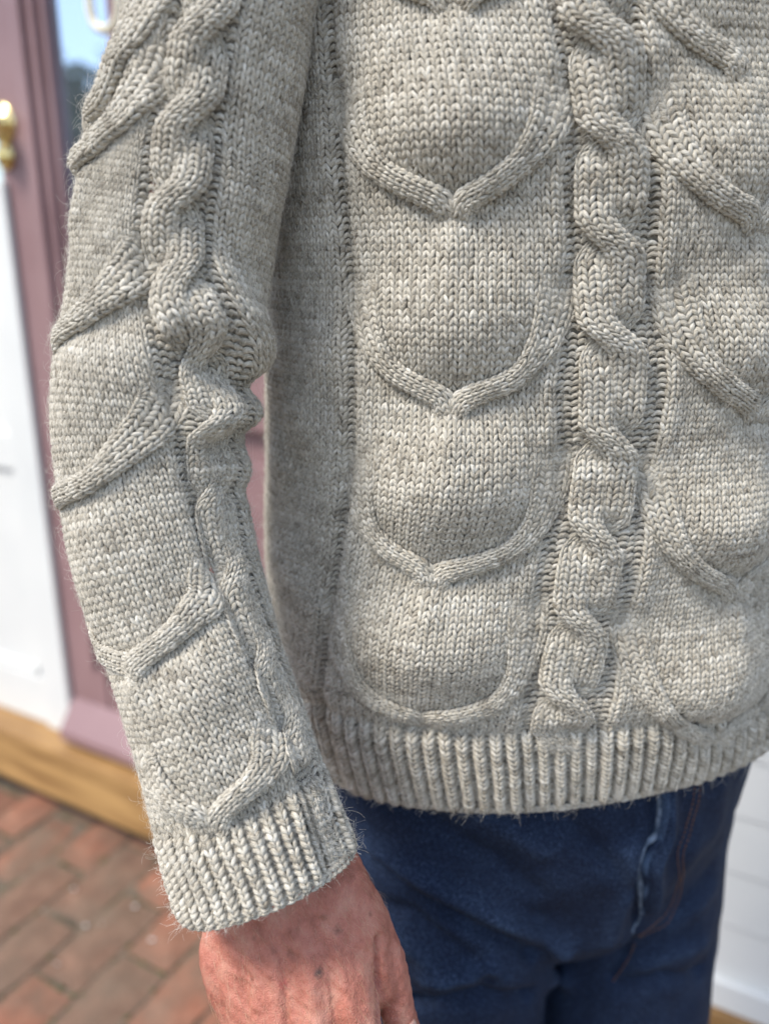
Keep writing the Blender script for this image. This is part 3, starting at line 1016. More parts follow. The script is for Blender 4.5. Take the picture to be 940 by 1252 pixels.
for arms in ROPES_S:
    k = Knit()
    for j, uv in enumerate(arms):
        last = arms is ROPES_S[-1]
        w, h = arm_profile(len(uv), .0050 if j == 0 or last else .0022, tail=.20)
        strand(k, SLEEVE, relief_s, uv, 4, w, h, dome=.0022)
    k.build('horseshoe_cable', sweater)
braid('braided_cable', SLEEVE, relief_s,
      [(275, -110), (258, -20), (246, 50), (232, 130), (220, 200), (213, 270), (212, 330), (225, 380), (246, 430), (256, 480), (260, 540), (268, 620), (287, 700), (318, 790), (353, 870), (380, 935)],
      [(262, -60), (240, 28), (226, 132), (212, 240), (208, 338), (240, 430), (262, 512), (272, 600), (296, 700), (330, 800), (364, 880)], .0060, .0086, over=.0020, flip=-1, calm=([0, .45, .6, 1], [1, 1, .55, .5]))
k = Knit()
ul = np.linspace(-2.2, 2.2, 200) * RREF
uvh = np.stack([ul, np.full(200, LS - .0030)], -1)
strand(k, SLEEVE, lambda u, v: -.0018 + 0 * u, uvh, 1, np.full(200, .0026), np.full(200, .0002), dome=.0016, row=.0048)
k.build('cuff_edge', sweater)

# ------------------------------------------------------------------ loose wool fibres on and standing off the knit
FP = np.concatenate([f[0] for f in FIBRE]); FN = np.concatenate([f[1] for f in FIBRE]); FT = np.concatenate([f[2] for f in FIBRE])
FT /= np.linalg.norm(FT, axis=1)[:, None] + 1e-9


def fibres(name, n, length, lift_s, curl_s, r0, r1, up):
    pick = rng.integers(0, len(FP), n)
    p, nn, t1 = FP[pick], FN[pick], FT[pick]
    t2 = np.cross(nn, t1)
    ang = rng.uniform(0, 2 * np.pi, n)
    d = t1 * np.cos(ang)[:, None] + t2 * np.sin(ang)[:, None]
    e = np.cross(nn, d)
    p = p + t1 * rng.normal(0, .0015, n)[:, None] + t2 * rng.normal(0, .0015, n)[:, None] + nn * up
    Ln = np.clip(rng.gamma(2.6, length / 2.6, n), 0, length * 1.8)
    lift = np.abs(rng.normal(0, lift_s, n)) + .03
    curl = rng.normal(0, curl_s, n)
    S = 5
    w = np.linspace(0, 1, S)
    pos = p[:, None] + d[:, None] * (Ln[:, None] * w[None])[..., None] + e[:, None] * (Ln * curl * .4)[:, None, None] * (w ** 2)[None, :, None] \
        + nn[:, None] * (Ln * lift)[:, None, None] * np.sin(w * 1.9)[None, :, None]
    hc = bpy.data.hair_curves.new(name)
    hc.add_curves([S] * n)
    hc.attributes['position'].data.foreach_set('vector', np.ascontiguousarray(pos, np.float32).ravel())
    ra = hc.attributes.get('radius') or hc.attributes.new('radius', 'FLOAT', 'POINT')
    ra.data.foreach_set('value', np.tile(np.linspace(r0, r1, S), n).astype(np.float32))
    hc.materials.append(M_FUZZ)
    o = link(bpy.data.objects.new(name, hc), sweater)
    o['kind'] = 'stuff'


fibres('loose_fibres', 60000, .0044, .34, 1.6, .000044, .000028, 0)
fibres('surface_fuzz', 80000, .0030, .12, .8, .000048, .000030, .0003)
# ------------------------------------------------------------------ jeans
def denim():
    m, n, l, b = new_mat('dark_blue_denim')
    geo = n.new('ShaderNodeNewGeometry')
    mp = n.new('ShaderNodeMapping'); mp.inputs['Rotation'].default_value = (0, math.radians(-32), 0); mp.inputs['Scale'].default_value = (220, 220, 1050)
    l.new(geo.outputs['Position'], mp.inputs['Vector'])
    t = n.new('ShaderNodeTexNoise'); t.inputs['Scale'].default_value = 1.0; t.inputs['Detail'].default_value = 4; t.inputs['Roughness'].default_value = .7
    l.new(mp.outputs['Vector'], t.inputs['Vector'])
    t2 = n.new('ShaderNodeTexNoise'); t2.inputs['Scale'].default_value = 26; t2.inputs['Detail'].default_value = 7
    l.new(geo.outputs['Position'], t2.inputs['Vector'])
    wv = n.new('ShaderNodeTexWave'); wv.wave_type = 'BANDS'; wv.bands_direction = 'DIAGONAL'; wv.inputs['Scale'].default_value = 230
    wv.inputs['Distortion'].default_value = 1.2; wv.inputs['Detail'].default_value = 2; wv.inputs['Detail Scale'].default_value = 1.5
    l.new(geo.outputs['Position'], wv.inputs['Vector'])
    fine = n.new('ShaderNodeTexNoise'); fine.inputs['Scale'].default_value = 900; fine.inputs['Detail'].default_value = 3
    l.new(geo.outputs['Position'], fine.inputs['Vector'])
    tw = n.new('ShaderNodeMath'); tw.operation = 'MULTIPLY_ADD'; tw.inputs[1].default_value = .10
    l.new(wv.outputs['Fac'], tw.inputs[0])
    tf = n.new('ShaderNodeMath'); tf.operation = 'MULTIPLY_ADD'; tf.inputs[1].default_value = .75; tf.inputs[2].default_value = .055
    l.new(fine.outputs['Fac'], tf.inputs[0]); l.new(tf.outputs[0], tw.inputs[2])
    t = tw
    ad = n.new('ShaderNodeMath'); ad.operation = 'MULTIPLY_ADD'; ad.inputs[1].default_value = .14
    l.new(t2.outputs['Fac'], ad.inputs[0]); l.new(tw.outputs[0], ad.inputs[2])
    wear = n.new('ShaderNodeAttribute'); wear.attribute_name = 'wear'
    ad2 = n.new('ShaderNodeMath'); ad2.operation = 'ADD'; l.new(ad.outputs[0], ad2.inputs[0]); l.new(wear.outputs['Fac'], ad2.inputs[1])
    r = n.new('ShaderNodeValToRGB'); e = r.color_ramp.elements
    e[0].position = .40; e[0].color = (.0024, .0050, .0145, 1)
    e[1].position = .82; e[1].color = (.066, .106, .182, 1)
    k = e.new(.585); k.color = (.0062, .0155, .0430, 1)
    l.new(ad2.outputs[0], r.inputs['Fac']); l.new(r.outputs['Color'], b.inputs['Base Color'])
    b.inputs['Roughness'].default_value = .85; b.inputs['Specular IOR Level'].default_value = .25
    bp = n.new('ShaderNodeBump'); bp.inputs['Strength'].default_value = .5; bp.inputs['Distance'].default_value = .0008
    l.new(tw.outputs[0], bp.inputs['Height']); l.new(bp.outputs['Normal'], b.inputs['Normal'])
    return m


M_DENIM = denim()
M_FADED = noise_mat('faded_denim_edge', (.035, .062, .11, 1), (.17, .22, .30, 1), 160, rough=.85)
M_THREAD = noise_mat('orange_thread', (.13, .055, .028, 1), (.24, .11, .055, 1), 900, rough=.8)
bm = bmesh.new()
ex = tvec
capsule_bm(bm, [(.131, .588, .99), (.131, .588, .93), (.132, .590, .86), (.136, .592, .80), (.136, .592, .765)], [.100, .104, .108, .104, .088], (ex, 1.66), 36)
for sx, fy in ((-.083, -.014), (.086, .026)):
    c = np.array((.137, .592, 0)) + ex * sx
    capsule_bm(bm, [c + (0, .005, .88), c + (0, fy, .80), c + (0, fy, .70), c + (0, .01, .45), c + (0, .02, .14)], [.084, .088, .084, .068, .055], None, 32)
capsule_bm(bm, [(.137, .70, .86), (.137, .69, .78)], [.07, .06], (ex, 2.0), 20)
jeans_me, JV, JN = remeshed(bm, .0028, 16, 'jeans')
FOLD_J = [
    ([(400, 1000), (470, 1064), (545, 1118), (620, 1152), (655, 1166)], -.0055, .008),
    ([(450, 1030), (530, 1085), (610, 1128), (690, 1160)], .0050, .012),
    ([(430, 960), (520, 1000), (600, 1052), (650, 1090)], -.0035, .012),
    ([(480, 950), (580, 985), (660, 1040)], .0035, .014),
    ([(430, 1085), (500, 1118), (560, 1165), (600, 1200)], -.0040, .009),
    ([(455, 1110), (505, 1160), (540, 1190)], .0035, .010),
    ([(650, 985), (700, 1010), (750, 1060), (770, 1085)], -.0030, .010),
    ([(500, 1228), (590, 1218), (650, 1220)], -.0050, .008),
    ([(520, 1195), (600, 1188), (690, 1200)], .0055, .010),
    ([(805, 960), (802, 1020), (784, 1056), (781, 1120), (762, 1168), (744, 1198)], -.0035, .0050),
    ([(818, 965), (816, 1020), (800, 1060), (798, 1110)], .0050, .008),
    ([(770, 1040), (765, 1090), (745, 1150)], .0040, .012),
    ([(860, 1190), (810, 1196), (760, 1208)], -.0035, .010),
    ([(870, 1090), (850, 1110), (820, 1130)], .0020, .014),
    ([(860, 1155), (830, 1165), (790, 1185)], .0022, .012),
]
d = .0016 * soft_noise(JV[:, 0] + JV[:, 1], JV[:, 2], .022, 31) + .0006 * soft_noise(JV[:, 0] + JV[:, 1], JV[:, 2], .009, 32)
wear = np.zeros(len(JV))
for p, a, w in FOLD_J:
    g = gauss(poly3(JV, on_mesh(JV, JN, p)), w * .82)
    d += 1.7 * a * g
    if a > 0: wear += .05 * g
JV = JV + JN * d[:, None]
jeans_me.vertices.foreach_set('co', JV.astype(np.float32).ravel())
at_ = jeans_me.attributes.new('wear', 'FLOAT', 'POINT'); at_.data.foreach_set('value', wear.astype(np.float32))
for pl in jeans_me.polygons: pl.use_smooth = True
jeans_me.update(); jeans_me.materials.clear(); jeans_me.materials.append(M_DENIM); jeans_me.name = 'jeans'
jeans = link(bpy.data.objects.new('jeans', jeans_me), person)
_n = np.empty(len(JV) * 3, np.float32); jeans_me.vertices.foreach_get('normal', _n); JN = _n.reshape(-1, 3).astype(float)


def jean_path(px, m):
    q = spline(on_mesh(JV, JN, px), m)
    for k in range(3): q[:, k] = smooth1(q[:, k], max(2, m // 16))
    nn = np.array([JN[np.argmin(((JV - p) ** 2).sum(1))] for p in q])
    for k in range(3): nn[:, k] = smooth1(nn[:, k], 4)
    nn /= np.linalg.norm(nn, axis=1)[:, None]
    near = np.array([JV[np.argmin(((JV - p) ** 2).sum(1))] for p in q])
    lift = smooth1(((near - q) * nn).sum(1), 2)
    return q + nn * lift[:, None], nn


def strip(px, m, w, h, off=0.0):
    """a raised band following the jeans: rounded cross-section, returns V, Q"""
    q, nn = jean_path(px, m)
    T = np.gradient(q, axis=0); T /= np.linalg.norm(T, axis=1)[:, None]
    B = np.cross(nn, T)
    x = np.linspace(-1, 1, 7)
    wt = np.interp(np.linspace(0, 1, m), [0, .62, .8, 1], [1, 1, .45, .25])
    V = q[:, None] + B[:, None] * (x[None] * w * wt[:, None] + off)[:, :, None] + nn[:, None] * (np.sqrt(np.clip(1 - x ** 4, 0, 1)) * h - .0004)[None, :, None]
    return V.reshape(-1, 3), grid_quads(m, 7)


FLY = [(806, 950), (806, 985), (801, 1022), (785, 1052), (782, 1090), (780, 1122), (774, 1146)]
V, Q = strip(FLY, 70, .0030, .0014)
mesh_np('fly_hem', V, Q, M_FADED, jeans)
FLY2 = [(812, 950), (812, 985), (807, 1024), (793, 1054), (790, 1090), (788, 1120)]
V, Q = strip(FLY2, 60, .0032, .0014, -.0012)
mesh_np('fly_placket', V, Q, M_DENIM, jeans, {'wear': ('FLOAT', .14 + .16 * np.sin(np.linspace(0, 28, len(V))) * (np.linspace(0, 1, len(V)) > .35))})


def stitches(name, px, n):
    q, nn = jean_path(px, n * 2)
    VV, QQ, b0 = [], [], 0
    for i in range(n):
        a, c = q[2 * i], q[2 * i + 1]; N = nn[2 * i]
        t = np.linspace(0, 1, 5)[:, None]
        path = a + (c - a) * t * 1.15 + N * (.0001 + .0004 * np.sin(np.pi * t))
        v, qq = tube_mesh(path, .00042, 5)
        VV.append(v); QQ.append(qq + b0); b0 += len(v)
    return mesh_np(name, np.concatenate(VV), np.concatenate(QQ), M_THREAD, jeans)


stitches('top_stitching', [(850, 945), (848, 985), (838, 1020), (828, 1050), (828, 1090), (817, 1118), (798, 1134), (778, 1146)], 46)
stitches('top_stitching', [(857, 945), (855, 985), (845, 1022), (835, 1052), (834, 1092), (822, 1124), (802, 1140), (780, 1150)], 46)
stitches('top_stitching', [(777, 1155), (766, 1175), (752, 1200)], 14)

# ------------------------------------------------------------------ thumb nail
M_NAIL = noise_mat('thumb_nail', (.52, .27, .20, 1), (.62, .36, .28, 1), 200, rough=.3, spec=.5)
q = on_mesh(HV, HN, [(499, 1240), (507, 1250)])
c = on_mesh(HV, HN, [(502, 1246)])[0]
nl = HN[np.argmin(((HV - c) ** 2).sum(1))]
ax = at(500, 1308, .488) - at(494, 1275, .482); ax -= (ax @ nl) * nl; ax /= np.linalg.norm(ax); bx = np.cross(nl, ax)
a, b_ = np.meshgrid(np.linspace(-1, 1, 9), np.linspace(-1, 1, 9))
PV = c + ax * .010 + nl * (.0006 - .0022 * b_ ** 2)[..., None] + ax * (a * .0065)[..., None] + bx * (b_ * .0052 * np.sqrt(np.clip(1 - .45 * a ** 4, 0, 1)))[..., None]
nail = mesh_np('thumb_nail', PV.reshape(-1, 3), grid_quads(9, 9), M_NAIL, person)
sol = nail.modifiers.new('thickness', 'SOLIDIFY'); sol.thickness = .0008

# fine pale hairs on the back of the hand
px_, _ = proj(HV)
cand_ = np.where((px_[:, 0] > 255) & (px_[:, 0] < 470) & (px_[:, 1] > 1060) & (px_[:, 1] < 1250) & ((HN * (CAM - HV)).sum(1) > 0))[0]
hp_ = HV[rng.choice(cand_, 650)]; hn_ = np.array([HN[np.argmin(((HV - p) ** 2).sum(1))] for p in hp_])
down = at(330, 1250, .46) - at(310, 1100, .46) + np.array([.03, 0, 0]); down /= np.linalg.norm(down)
dd_ = down + rng.normal(0, .28, (650, 3)); dd_ -= (dd_ * hn_).sum(1)[:, None] * hn_; dd_ /= np.linalg.norm(dd_, axis=1)[:, None]
ll_ = rng.uniform(.003, .008, 650); ww_ = np.linspace(0, 1, 4)
pos_ = hp_[:, None] + dd_[:, None] * (ll_[:, None] * ww_)[..., None] + hn_[:, None] * (ll_[:, None] * .25 * np.sin(ww_ * 2.0)[None])[..., None]
hc_ = bpy.data.hair_curves.new('hand_hair'); hc_.add_curves([4] * 650)
hc_.attributes['position'].data.foreach_set('vector', np.ascontiguousarray(pos_, np.float32).ravel())
ra_ = hc_.attributes.get('radius') or hc_.attributes.new('radius', 'FLOAT', 'POINT')
ra_.data.foreach_set('value', np.tile(np.linspace(.00004, .00002, 4), 650).astype(np.float32))
hc_.materials.append(noise_mat('pale_hair', (.42, .26, .15, 1), (.60, .42, .28, 1), 60, rough=.5))
link(bpy.data.objects.new('hand_hair', hc_), person)['kind'] = 'stuff'

# ------------------------------------------------------------------ the shop front behind: one straight wall line across the picture
def ground(px, py):
    r = ray(px, py); return CAM + r * (-CAM[2] / r[2])


# direction of the wall from the slope of the sill, base from its lower edge
hz = CY - F * math.tan(PITCH)
vx = 0 + (hz - 872) / .385
dirr = ray(vx, hz); WE = -np.array([dirr[0], dirr[1], 0]); WE /= np.linalg.norm(WE)       # to the right along the wall
if WE[0] < 0: WE = -WE
WN = np.array([WE[1], -WE[0], 0])                                                           # towards the camera
if WN[1] > 0: WN = -WN
SILL_Z0 = .050
r0 = ray(0, 948); W0P = CAM + r0 * ((SILL_Z0 - CAM[2]) / r0[2])                              # front lower edge of the timber sill


def wall(a, out, z):
    return np.array([W0P[0] + WE[0] * a + WN[0] * out, W0P[1] + WE[1] * a + WN[1] * out, z])


def on_wall(px, py, out=0.0):
    """(along, height) of a pixel on the plane lying `out` in front of the sill face"""
    r = ray(px, py); o = wall(0, out, 0)
    t = ((o - CAM) @ WN) / (r @ WN); P = CAM + r * t
    return (P - o) @ WE, P[2]


def board(name, a0, a1, o0, o1, z0, z1, mat, parent=None, bevel=.004):
    bm = bmesh.new()
    add_hexa(bm, [wall(a0, o0, z0), wall(a1, o0, z0), wall(a1, o0, z1), wall(a0, o0, z1),
                  wall(a0, o1, z0), wall(a1, o1, z0), wall(a1, o1, z1), wall(a0, o1, z1)])
    return obj_bm(name, bm, mat, parent, bevel=bevel)


M_MAUVE = noise_mat('mauve_paint', (.235, .140, .142, 1), (.295, .185, .186, 1), 5, rough=.35, bump=.05, bscale=60)
M_WHITE = noise_mat('white_paint', (.64, .65, .63, 1), (.73, .73, .70, 1), 3, rough=.45, bump=.06, bscale=30)
M_OCHRE = noise_mat('ochre_stained_timber', (.22, .115, .040, 1), (.44, .26, .10, 1), 4, rough=.5, bump=.12, bscale=25, stretch=(1, 1, 9))
M_BRASS = noise_mat('polished_brass', (.78, .60, .24, 1), (.90, .74, .38, 1), 8, rough=.22, metal=1.0)
M_CREAM = noise_mat('cream_enamel', (.72, .66, .48, 1), (.80, .74, .58, 1), 6, rough=.3)
M_SILL_SHADE = noise_mat('sill_gap_shade', (.010, .010, .010, 1), (.03, .028, .025, 1), 20, rough=.9)  # near-black colour stands in for the shadow below the sill overhang
mg, gn, gl, gb = new_mat('window_glass')
gb.inputs['Base Color'].default_value = (.52, .60, .70, 1); gb.inputs['Metallic'].default_value = .9; gb.inputs['Roughness'].default_value = .02

sill_top = on_wall(0, 892, 0.0)[1]
print('wall', WE, W0P, 'sill top', sill_top)
A_L = on_wall(-400, 700)[0]; A_R = on_wall(1000, 1200)[0] + .6
# sill: three lengths of timber butted end to end
sill = tag(board('timber_sill', A_L, A_R, -.16, 0, SILL_Z0, sill_top, M_OCHRE, bevel=.008), 'ochre stained timber sill running along the foot of the shopfront', 'sill')
shadow_plinth = tag(board('shadow_plinth', A_L, A_R, -.22, -.035, -.05, SILL_Z0 - .002, M_SILL_SHADE, bevel=.003), kind='structure')  # recessed strip under the sill, its shadow painted as black

# mauve half-glazed door
WO = -.070
z_wt = on_wall(6, 222, WO)[1]
x_w1 = on_wall(93, 900, WO)[0]
x_w0 = on_wall(62, 880, WO)[0]
OUT = -.075
door = bpy.data.objects.new('mauve_door', None); link(door); door.location = wall(0, OUT, sill_top)
tag(door, 'mauve painted half-glazed door with brass knob, standing behind the sleeve', 'door')


def dpart(name, *a, parent=door, **k):
    o = board(name, *a, **k); o.parent = parent; o.matrix_parent_inverse = door.matrix_world.inverted() if parent is door else o.matrix_parent_inverse
    return o


def adopt(o, p):
    bpy.context.view_layer.update()
    o.parent = p; o.matrix_parent_inverse = p.matrix_world.inverted()
    return o


bpy.context.view_layer.update()
xg = on_wall(52, 134, OUT)[0]             # glass begins right of the stile
xs0 = on_wall(-12, 100, OUT)[0]
x_m0 = on_wall(92, 890, OUT)[0]           # white panel ends
x_r = on_wall(137, 100, OUT)[0]           # right stile begins
x_end = on_wall(700, 900, OUT)[0]
z_top = 2.35
zg0 = on_wall(310, 430, OUT)[1]           # bottom of the glass, behind the sleeve
ZB = sill_top + .002
adopt(board('left_stile', xs0, xg, OUT - .05, OUT, ZB, z_top, M_MAUVE), door)
adopt(board('stile_bead', xg - .045, xg - .020, OUT + .001, OUT + .012, ZB + .2, z_top - .1, M_MAUVE, bevel=.005), door)
adopt(board('glazing_bead', xg + .0005, xg + .016, OUT - .045, OUT - .012, zg0, z_top - .1, M_MAUVE, bevel=.004), door)
adopt(board('glass_pane', xg + .001, x_r - .001, OUT - .035, OUT - .029, zg0 - .01, z_top - .1, mg, bevel=0), door)
adopt(board('middle_stile', x_r, x_r + .11, OUT - .05, OUT, ZB, z_top, M_MAUVE), door)
adopt(board('glass_pane', x_r + .111, x_end - .12, OUT - .035, OUT - .029, zg0 - .01, z_top - .1, mg, bevel=0), door)
adopt(board('right_stile', x_end - .118, x_end, OUT - .05, OUT, ZB, z_top, M_MAUVE), door)
adopt(board('lock_rail', xg + .0015, x_r - .0015, OUT - .05, OUT - .002, zg0 - .14, zg0 - .012, M_MAUVE), door)
adopt(board('lock_rail', x_r + .1115, x_end - .1195, OUT - .05, OUT - .002, zg0 - .14, zg0 - .012, M_MAUVE), door)
z_b0 = on_wall(130, 838, OUT)[1]
for (a0, a1) in ((xg + .0015, x_r - .0015), (x_r + .1115, x_end - .1195)):
    adopt(board('bottom_rail', a0, a1, OUT - .05, OUT - .004, ZB, z_b0, M_MAUVE), door)
    adopt(board('door_panel', a0, a1, OUT - .045, OUT - .025, z_b0 + .001, zg0 - .141, M_MAUVE, bevel=.003), door)
    adopt(board('raised_field', a0 + .05, a1 - .05, OUT - .024, OUT - .012, z_b0 + .06, zg0 - .20, M_MAUVE, bevel=.008), door)
# sloping weather bar at the foot of the door
z_w = on_wall(130, 905, OUT + .03)[1]
bm = bmesh.new()
add_hexa(bm, [wall(x_w1 + .002, OUT + .001, ZB + .012), wall(x_end, OUT + .001, ZB + .012), wall(x_end, OUT + .001, ZB + .10), wall(x_w1 + .002, OUT + .001, ZB + .10),
              wall(x_w1 + .002, OUT + .05, ZB + .012), wall(x_end, OUT + .05, ZB + .012), wall(x_end, OUT + .05, ZB + .035), wall(x_w1 + .002, OUT + .05, ZB + .035)])
adopt(obj_bm('weather_bar', bm, M_MAUVE, bevel=.004), door)
adopt(board('door_head', xs0, x_end, OUT - .05, OUT, z_top + .001, z_top + .10, M_MAUVE), door)


def lathe(name, centre, axis, prof, mat, parent, n=28):
    """prof: (distance along axis, radius)"""
    ax = np.array(axis, float); ax /= np.linalg.norm(ax)
    u = np.cross(ax, (0, 0, 1.0)); u /= np.linalg.norm(u); v = np.cross(ax, u)
    a = np.linspace(0, 2 * np.pi, n, endpoint=False)
    P = np.array(prof); V = np.array(centre) + P[:, :1, None] * ax + P[:, 1:2, None] * (np.cos(a)[None, :, None] * u + np.sin(a)[None, :, None] * v)
    m = len(P); i, j = np.meshgrid(np.arange(m - 1), np.arange(n), indexing='ij'); j2 = (j + 1) % n
    Q = np.stack([i * n + j, i * n + j2, (i + 1) * n + j2, (i + 1) * n + j], -1).reshape(-1, 4)
    return adopt(mesh_np(name, V.reshape(-1, 3), Q, mat), parent)


ka, kz = on_wall(4, 150, OUT)
knob = lathe('door_knob', wall(ka, OUT, kz), WN, [(0, .001), (0, .036), (.004, .036), (.007, .028), (.010, .014), (.026, .012), (.034, .020), (.044, .031), (.054, .032), (.062, .024), (.066, .008), (.0665, .0005)], M_BRASS, door)
lathe('rose', wall(ka, OUT + .001, kz - .058), WN, [(0, .001), (0, .024), (.006, .024), (.012, .017), (.016, .010), (.017, .001)], M_BRASS, door)
# D-shaped cream pull handle on the middle stile
ha, hzz = on_wall(126, 30, OUT + .035)
hp = []
for t in np.linspace(0, 1, 40):
    if t < .2: hp.append((-.026, .14 - .5 * t * 1.0))
    hp = hp
pts = [(-.026, .17), (-.026, .10), (-.026, .03), (-.020, .006), (-.004, -.006), (.016, -.006), (.034, .006), (.040, .03), (.040, .10), (.040, .17), (.034, .19), (.012, .20), (-.018, .19), (-.026, .17)]
path = spline([wall(ha + x, OUT + .035, hzz + z) for x, z in pts], 90)
V, Q = tube_mesh(path, .0072, 12)
handle = adopt(mesh_np('pull_handle', V, Q, M_CREAM), door)
for zz_ in (.05, .15):
    lathe('handle_post', wall(ha + .040, OUT + .0005, hzz + zz_), WN, [(0, .001), (0, .011), (.003, .011), (.006, .006), (.034, .006), (.034, .001)], M_CREAM, door, 16)

# white panelled stall riser left of the door
white = bpy.data.objects.new('white_panelling', None); link(white); white.location = wall(x_w0, WO, sill_top)
tag(white, 'white timber panelling with a corner post on the ochre sill beside the mauve door', 'panelling')
bpy.context.view_layer.update()
z_pt = on_wall(78, 915, WO + .008)[1]
adopt(board('corner_post', x_w0, x_w1, OUT + .001, WO + .010, ZB, z_wt, M_WHITE, bevel=.006), white)
adopt(board('bottom_rail', A_L, x_w0 - .001, OUT - .03, WO, ZB, ZB + .12, M_WHITE), white)
zr = on_wall(20, 790, WO)[1]
adopt(board('panel_moulding', A_L, x_w0 - .03, OUT - .03, WO - .002, ZB + .121, ZB + .145, M_WHITE, bevel=.006), white)
adopt(board('panel', A_L, x_w0 - .001, OUT - .03, WO - .012, ZB + .1455, z_wt - .10, M_WHITE), white)
zm = on_wall(0, 545, WO)[1]
adopt(board('middle_rail', A_L, x_w0 - .001, OUT - .03 + .002, WO - .001, zm - .05, zm + .03, M_WHITE), white)
adopt(board('top_rail', A_L, x_w0 - .001, OUT - .03, WO, z_wt - .099, z_wt, M_WHITE), white)

# white weatherboarded wall right of the door
clad = bpy.data.objects.new('boarded_wall', None); link(clad); clad.location = wall(x_end + .1, OUT, sill_top)
tag(clad, 'white painted horizontal boarded wall standing on the ochre sill at right', 'wall')
bpy.context.view_layer.update()
zb = ZB
heights = [on_wall(900, y, -.03)[1] for y in (1222, 1180, 1090, 996, 900)]
print('board heights', heights, 'x_end', x_end, 'A_R', A_R)
bh = .092
i = 0
z = ZB
while z < 2.3:
    h = .045 if i == 0 else bh
    bm = bmesh.new()
    a0, a1 = x_end + .002, A_R
    t0, t1 = (-.026, -.028) if i else (-.012, -.014)
    add_hexa(bm, [wall(a0, -.06, z), wall(a1, -.06, z), wall(a1, -.06, z + h - .0015), wall(a0, -.06, z + h - .0015),
                  wall(a0, t0, z), wall(a1, t0, z), wall(a1, t1, z + h - .0015), wall(a0, t1, z + h - .0015)])
    adopt(obj_bm('board', bm, M_WHITE, bevel=.0012), clad)
    z += h; i += 1

# ------------------------------------------------------------------ brick pavement
M_BED = noise_mat('sandy_joint', (.075, .058, .040, 1), (.155, .120, .085, 1), 30, rough=.95, bump=.4, bscale=160)


def brick_mat(c1, c2):
    m = noise_mat('clay_brick', c1, c2, 22, rough=.85, bump=.35, bscale=120, spec=.3, lo=.3, hi=.72)
    n, l, b = m.node_tree.nodes, m.node_tree.links, m.node_tree.nodes['Principled BSDF']
    geo = n.new('ShaderNodeNewGeometry')
    t = n.new('ShaderNodeTexNoise'); t.inputs['Scale'].default_value = 5.5; t.inputs['Detail'].default_value = 9; t.inputs['Roughness'].default_value = .68
    l.new(geo.outputs['Position'], t.inputs['Vector'])
    r = n.new('ShaderNodeMapRange'); r.inputs['From Min'].default_value = .40; r.inputs['From Max'].default_value = .66; r.inputs['To Max'].default_value = .85
    l.new(t.outputs['Fac'], r.inputs['Value'])
    mx = n.new('ShaderNodeMixRGB'); mx.inputs['Color2'].default_value = (.150, .112, .080, 1)       # trodden sand and dirt
    src = b.inputs['Base Color'].links[0].from_socket
    l.new(r.outputs['Result'], mx.inputs['Fac']); l.new(src, mx.inputs['Color1']); l.new(mx.outputs['Color'], b.inputs['Base Color'])
    return m


bricks_m = [brick_mat(*c) for c in (((.165, .068, .042, 1), (.300, .130, .080, 1)), ((.120, .070, .048, 1), (.225, .130, .088, 1)), ((.085, .048, .036, 1), (.180, .095, .066, 1)), ((.200, .082, .050, 1), (.330, .150, .095, 1)))]
bm = bmesh.new()
for p in ((-60, -60, -.007), (60, -60, -.007), (60, 60, -.007), (-60, 60, -.007)): bm.verts.new(p)
bm.faces.new(bm.verts)
pave = tag(obj_bm('pavement', bm, M_BED), kind='structure')
BL, BW, GAP = .215, .103, .010


def brick_mesh(seed):
    r = random.Random(seed); bm = bmesh.new()
    n, m = 4, 3
    g = [[None] * (m + 1) for _ in range(n + 1)]
    for i in range(n + 1):
        for j in range(m + 1):
            e = (i in (0, n)) or (j in (0, m))
            g[i][j] = bm.verts.new((BL * (i / n - .5) + (r.uniform(-.003, .003) if e else 0), BW * (j / m - .5) + (r.uniform(-.003, .003) if e else 0), (-.006 if e else 0) + r.uniform(-.0015, .0015)))
    for i in range(n):
        for j in range(m):
            bm.faces.new((g[i][j], g[i + 1][j], g[i + 1][j + 1], g[i][j + 1]))
    rim = [g[i][0] for i in range(n + 1)] + [g[n][j] for j in range(1, m + 1)] + [g[i][m] for i in range(n - 1, -1, -1)] + [g[0][j] for j in range(m - 1, 0, -1)]
    low = [bm.verts.new((v.co.x, v.co.y, -.05)) for v in rim]
    for a in range(len(rim)):
        b = (a + 1) % len(rim); bm.faces.new((rim[a], low[a], low[b], rim[b]))
    bmesh.ops.recalc_face_normals(bm, faces=bm.faces)
    me = bpy.data.meshes.new('brick'); bm.to_mesh(me); bm.free()
    return me


b_me = []
for k in range(12):
    me = brick_mesh(k); me.materials.append(bricks_m[k % 4]); b_me.append(me)
# courses run away from the wall; brick length along the course
bd = -WN[:2]                                # towards the wall
bang = math.atan2(WN[1], WN[0])
cand = []
for ia in range(-40, 60):
    for ib in range(-2, 30):
        a = ia * (BW + GAP); o = .05 + BL / 2 + ib * (BL + GAP) + (.5 * (BL + GAP) if ia % 2 else 0) - .06
        P = wall(a, o, -.0)
        q, dep = proj(P)
        if dep < .25: continue
        cand.append((max(abs(q[0] - 470) / 470, abs(q[1] - 626) / 626), a, o, ia, ib))
cand.sort()
for (sc_, a, o, ia, ib) in cand[:290]:
    ob = bpy.data.objects.new('brick', b_me[(ia * 7 + ib * 5 + random.randrange(3)) % 12]); link(ob, pave)
    P = wall(a, o, 0)
    ob.location = (P[0], P[1], random.uniform(-.002, .002))
    ob.rotation_euler = (random.uniform(-.012, .012), random.uniform(-.012, .012), bang + random.uniform(-.012, .012))
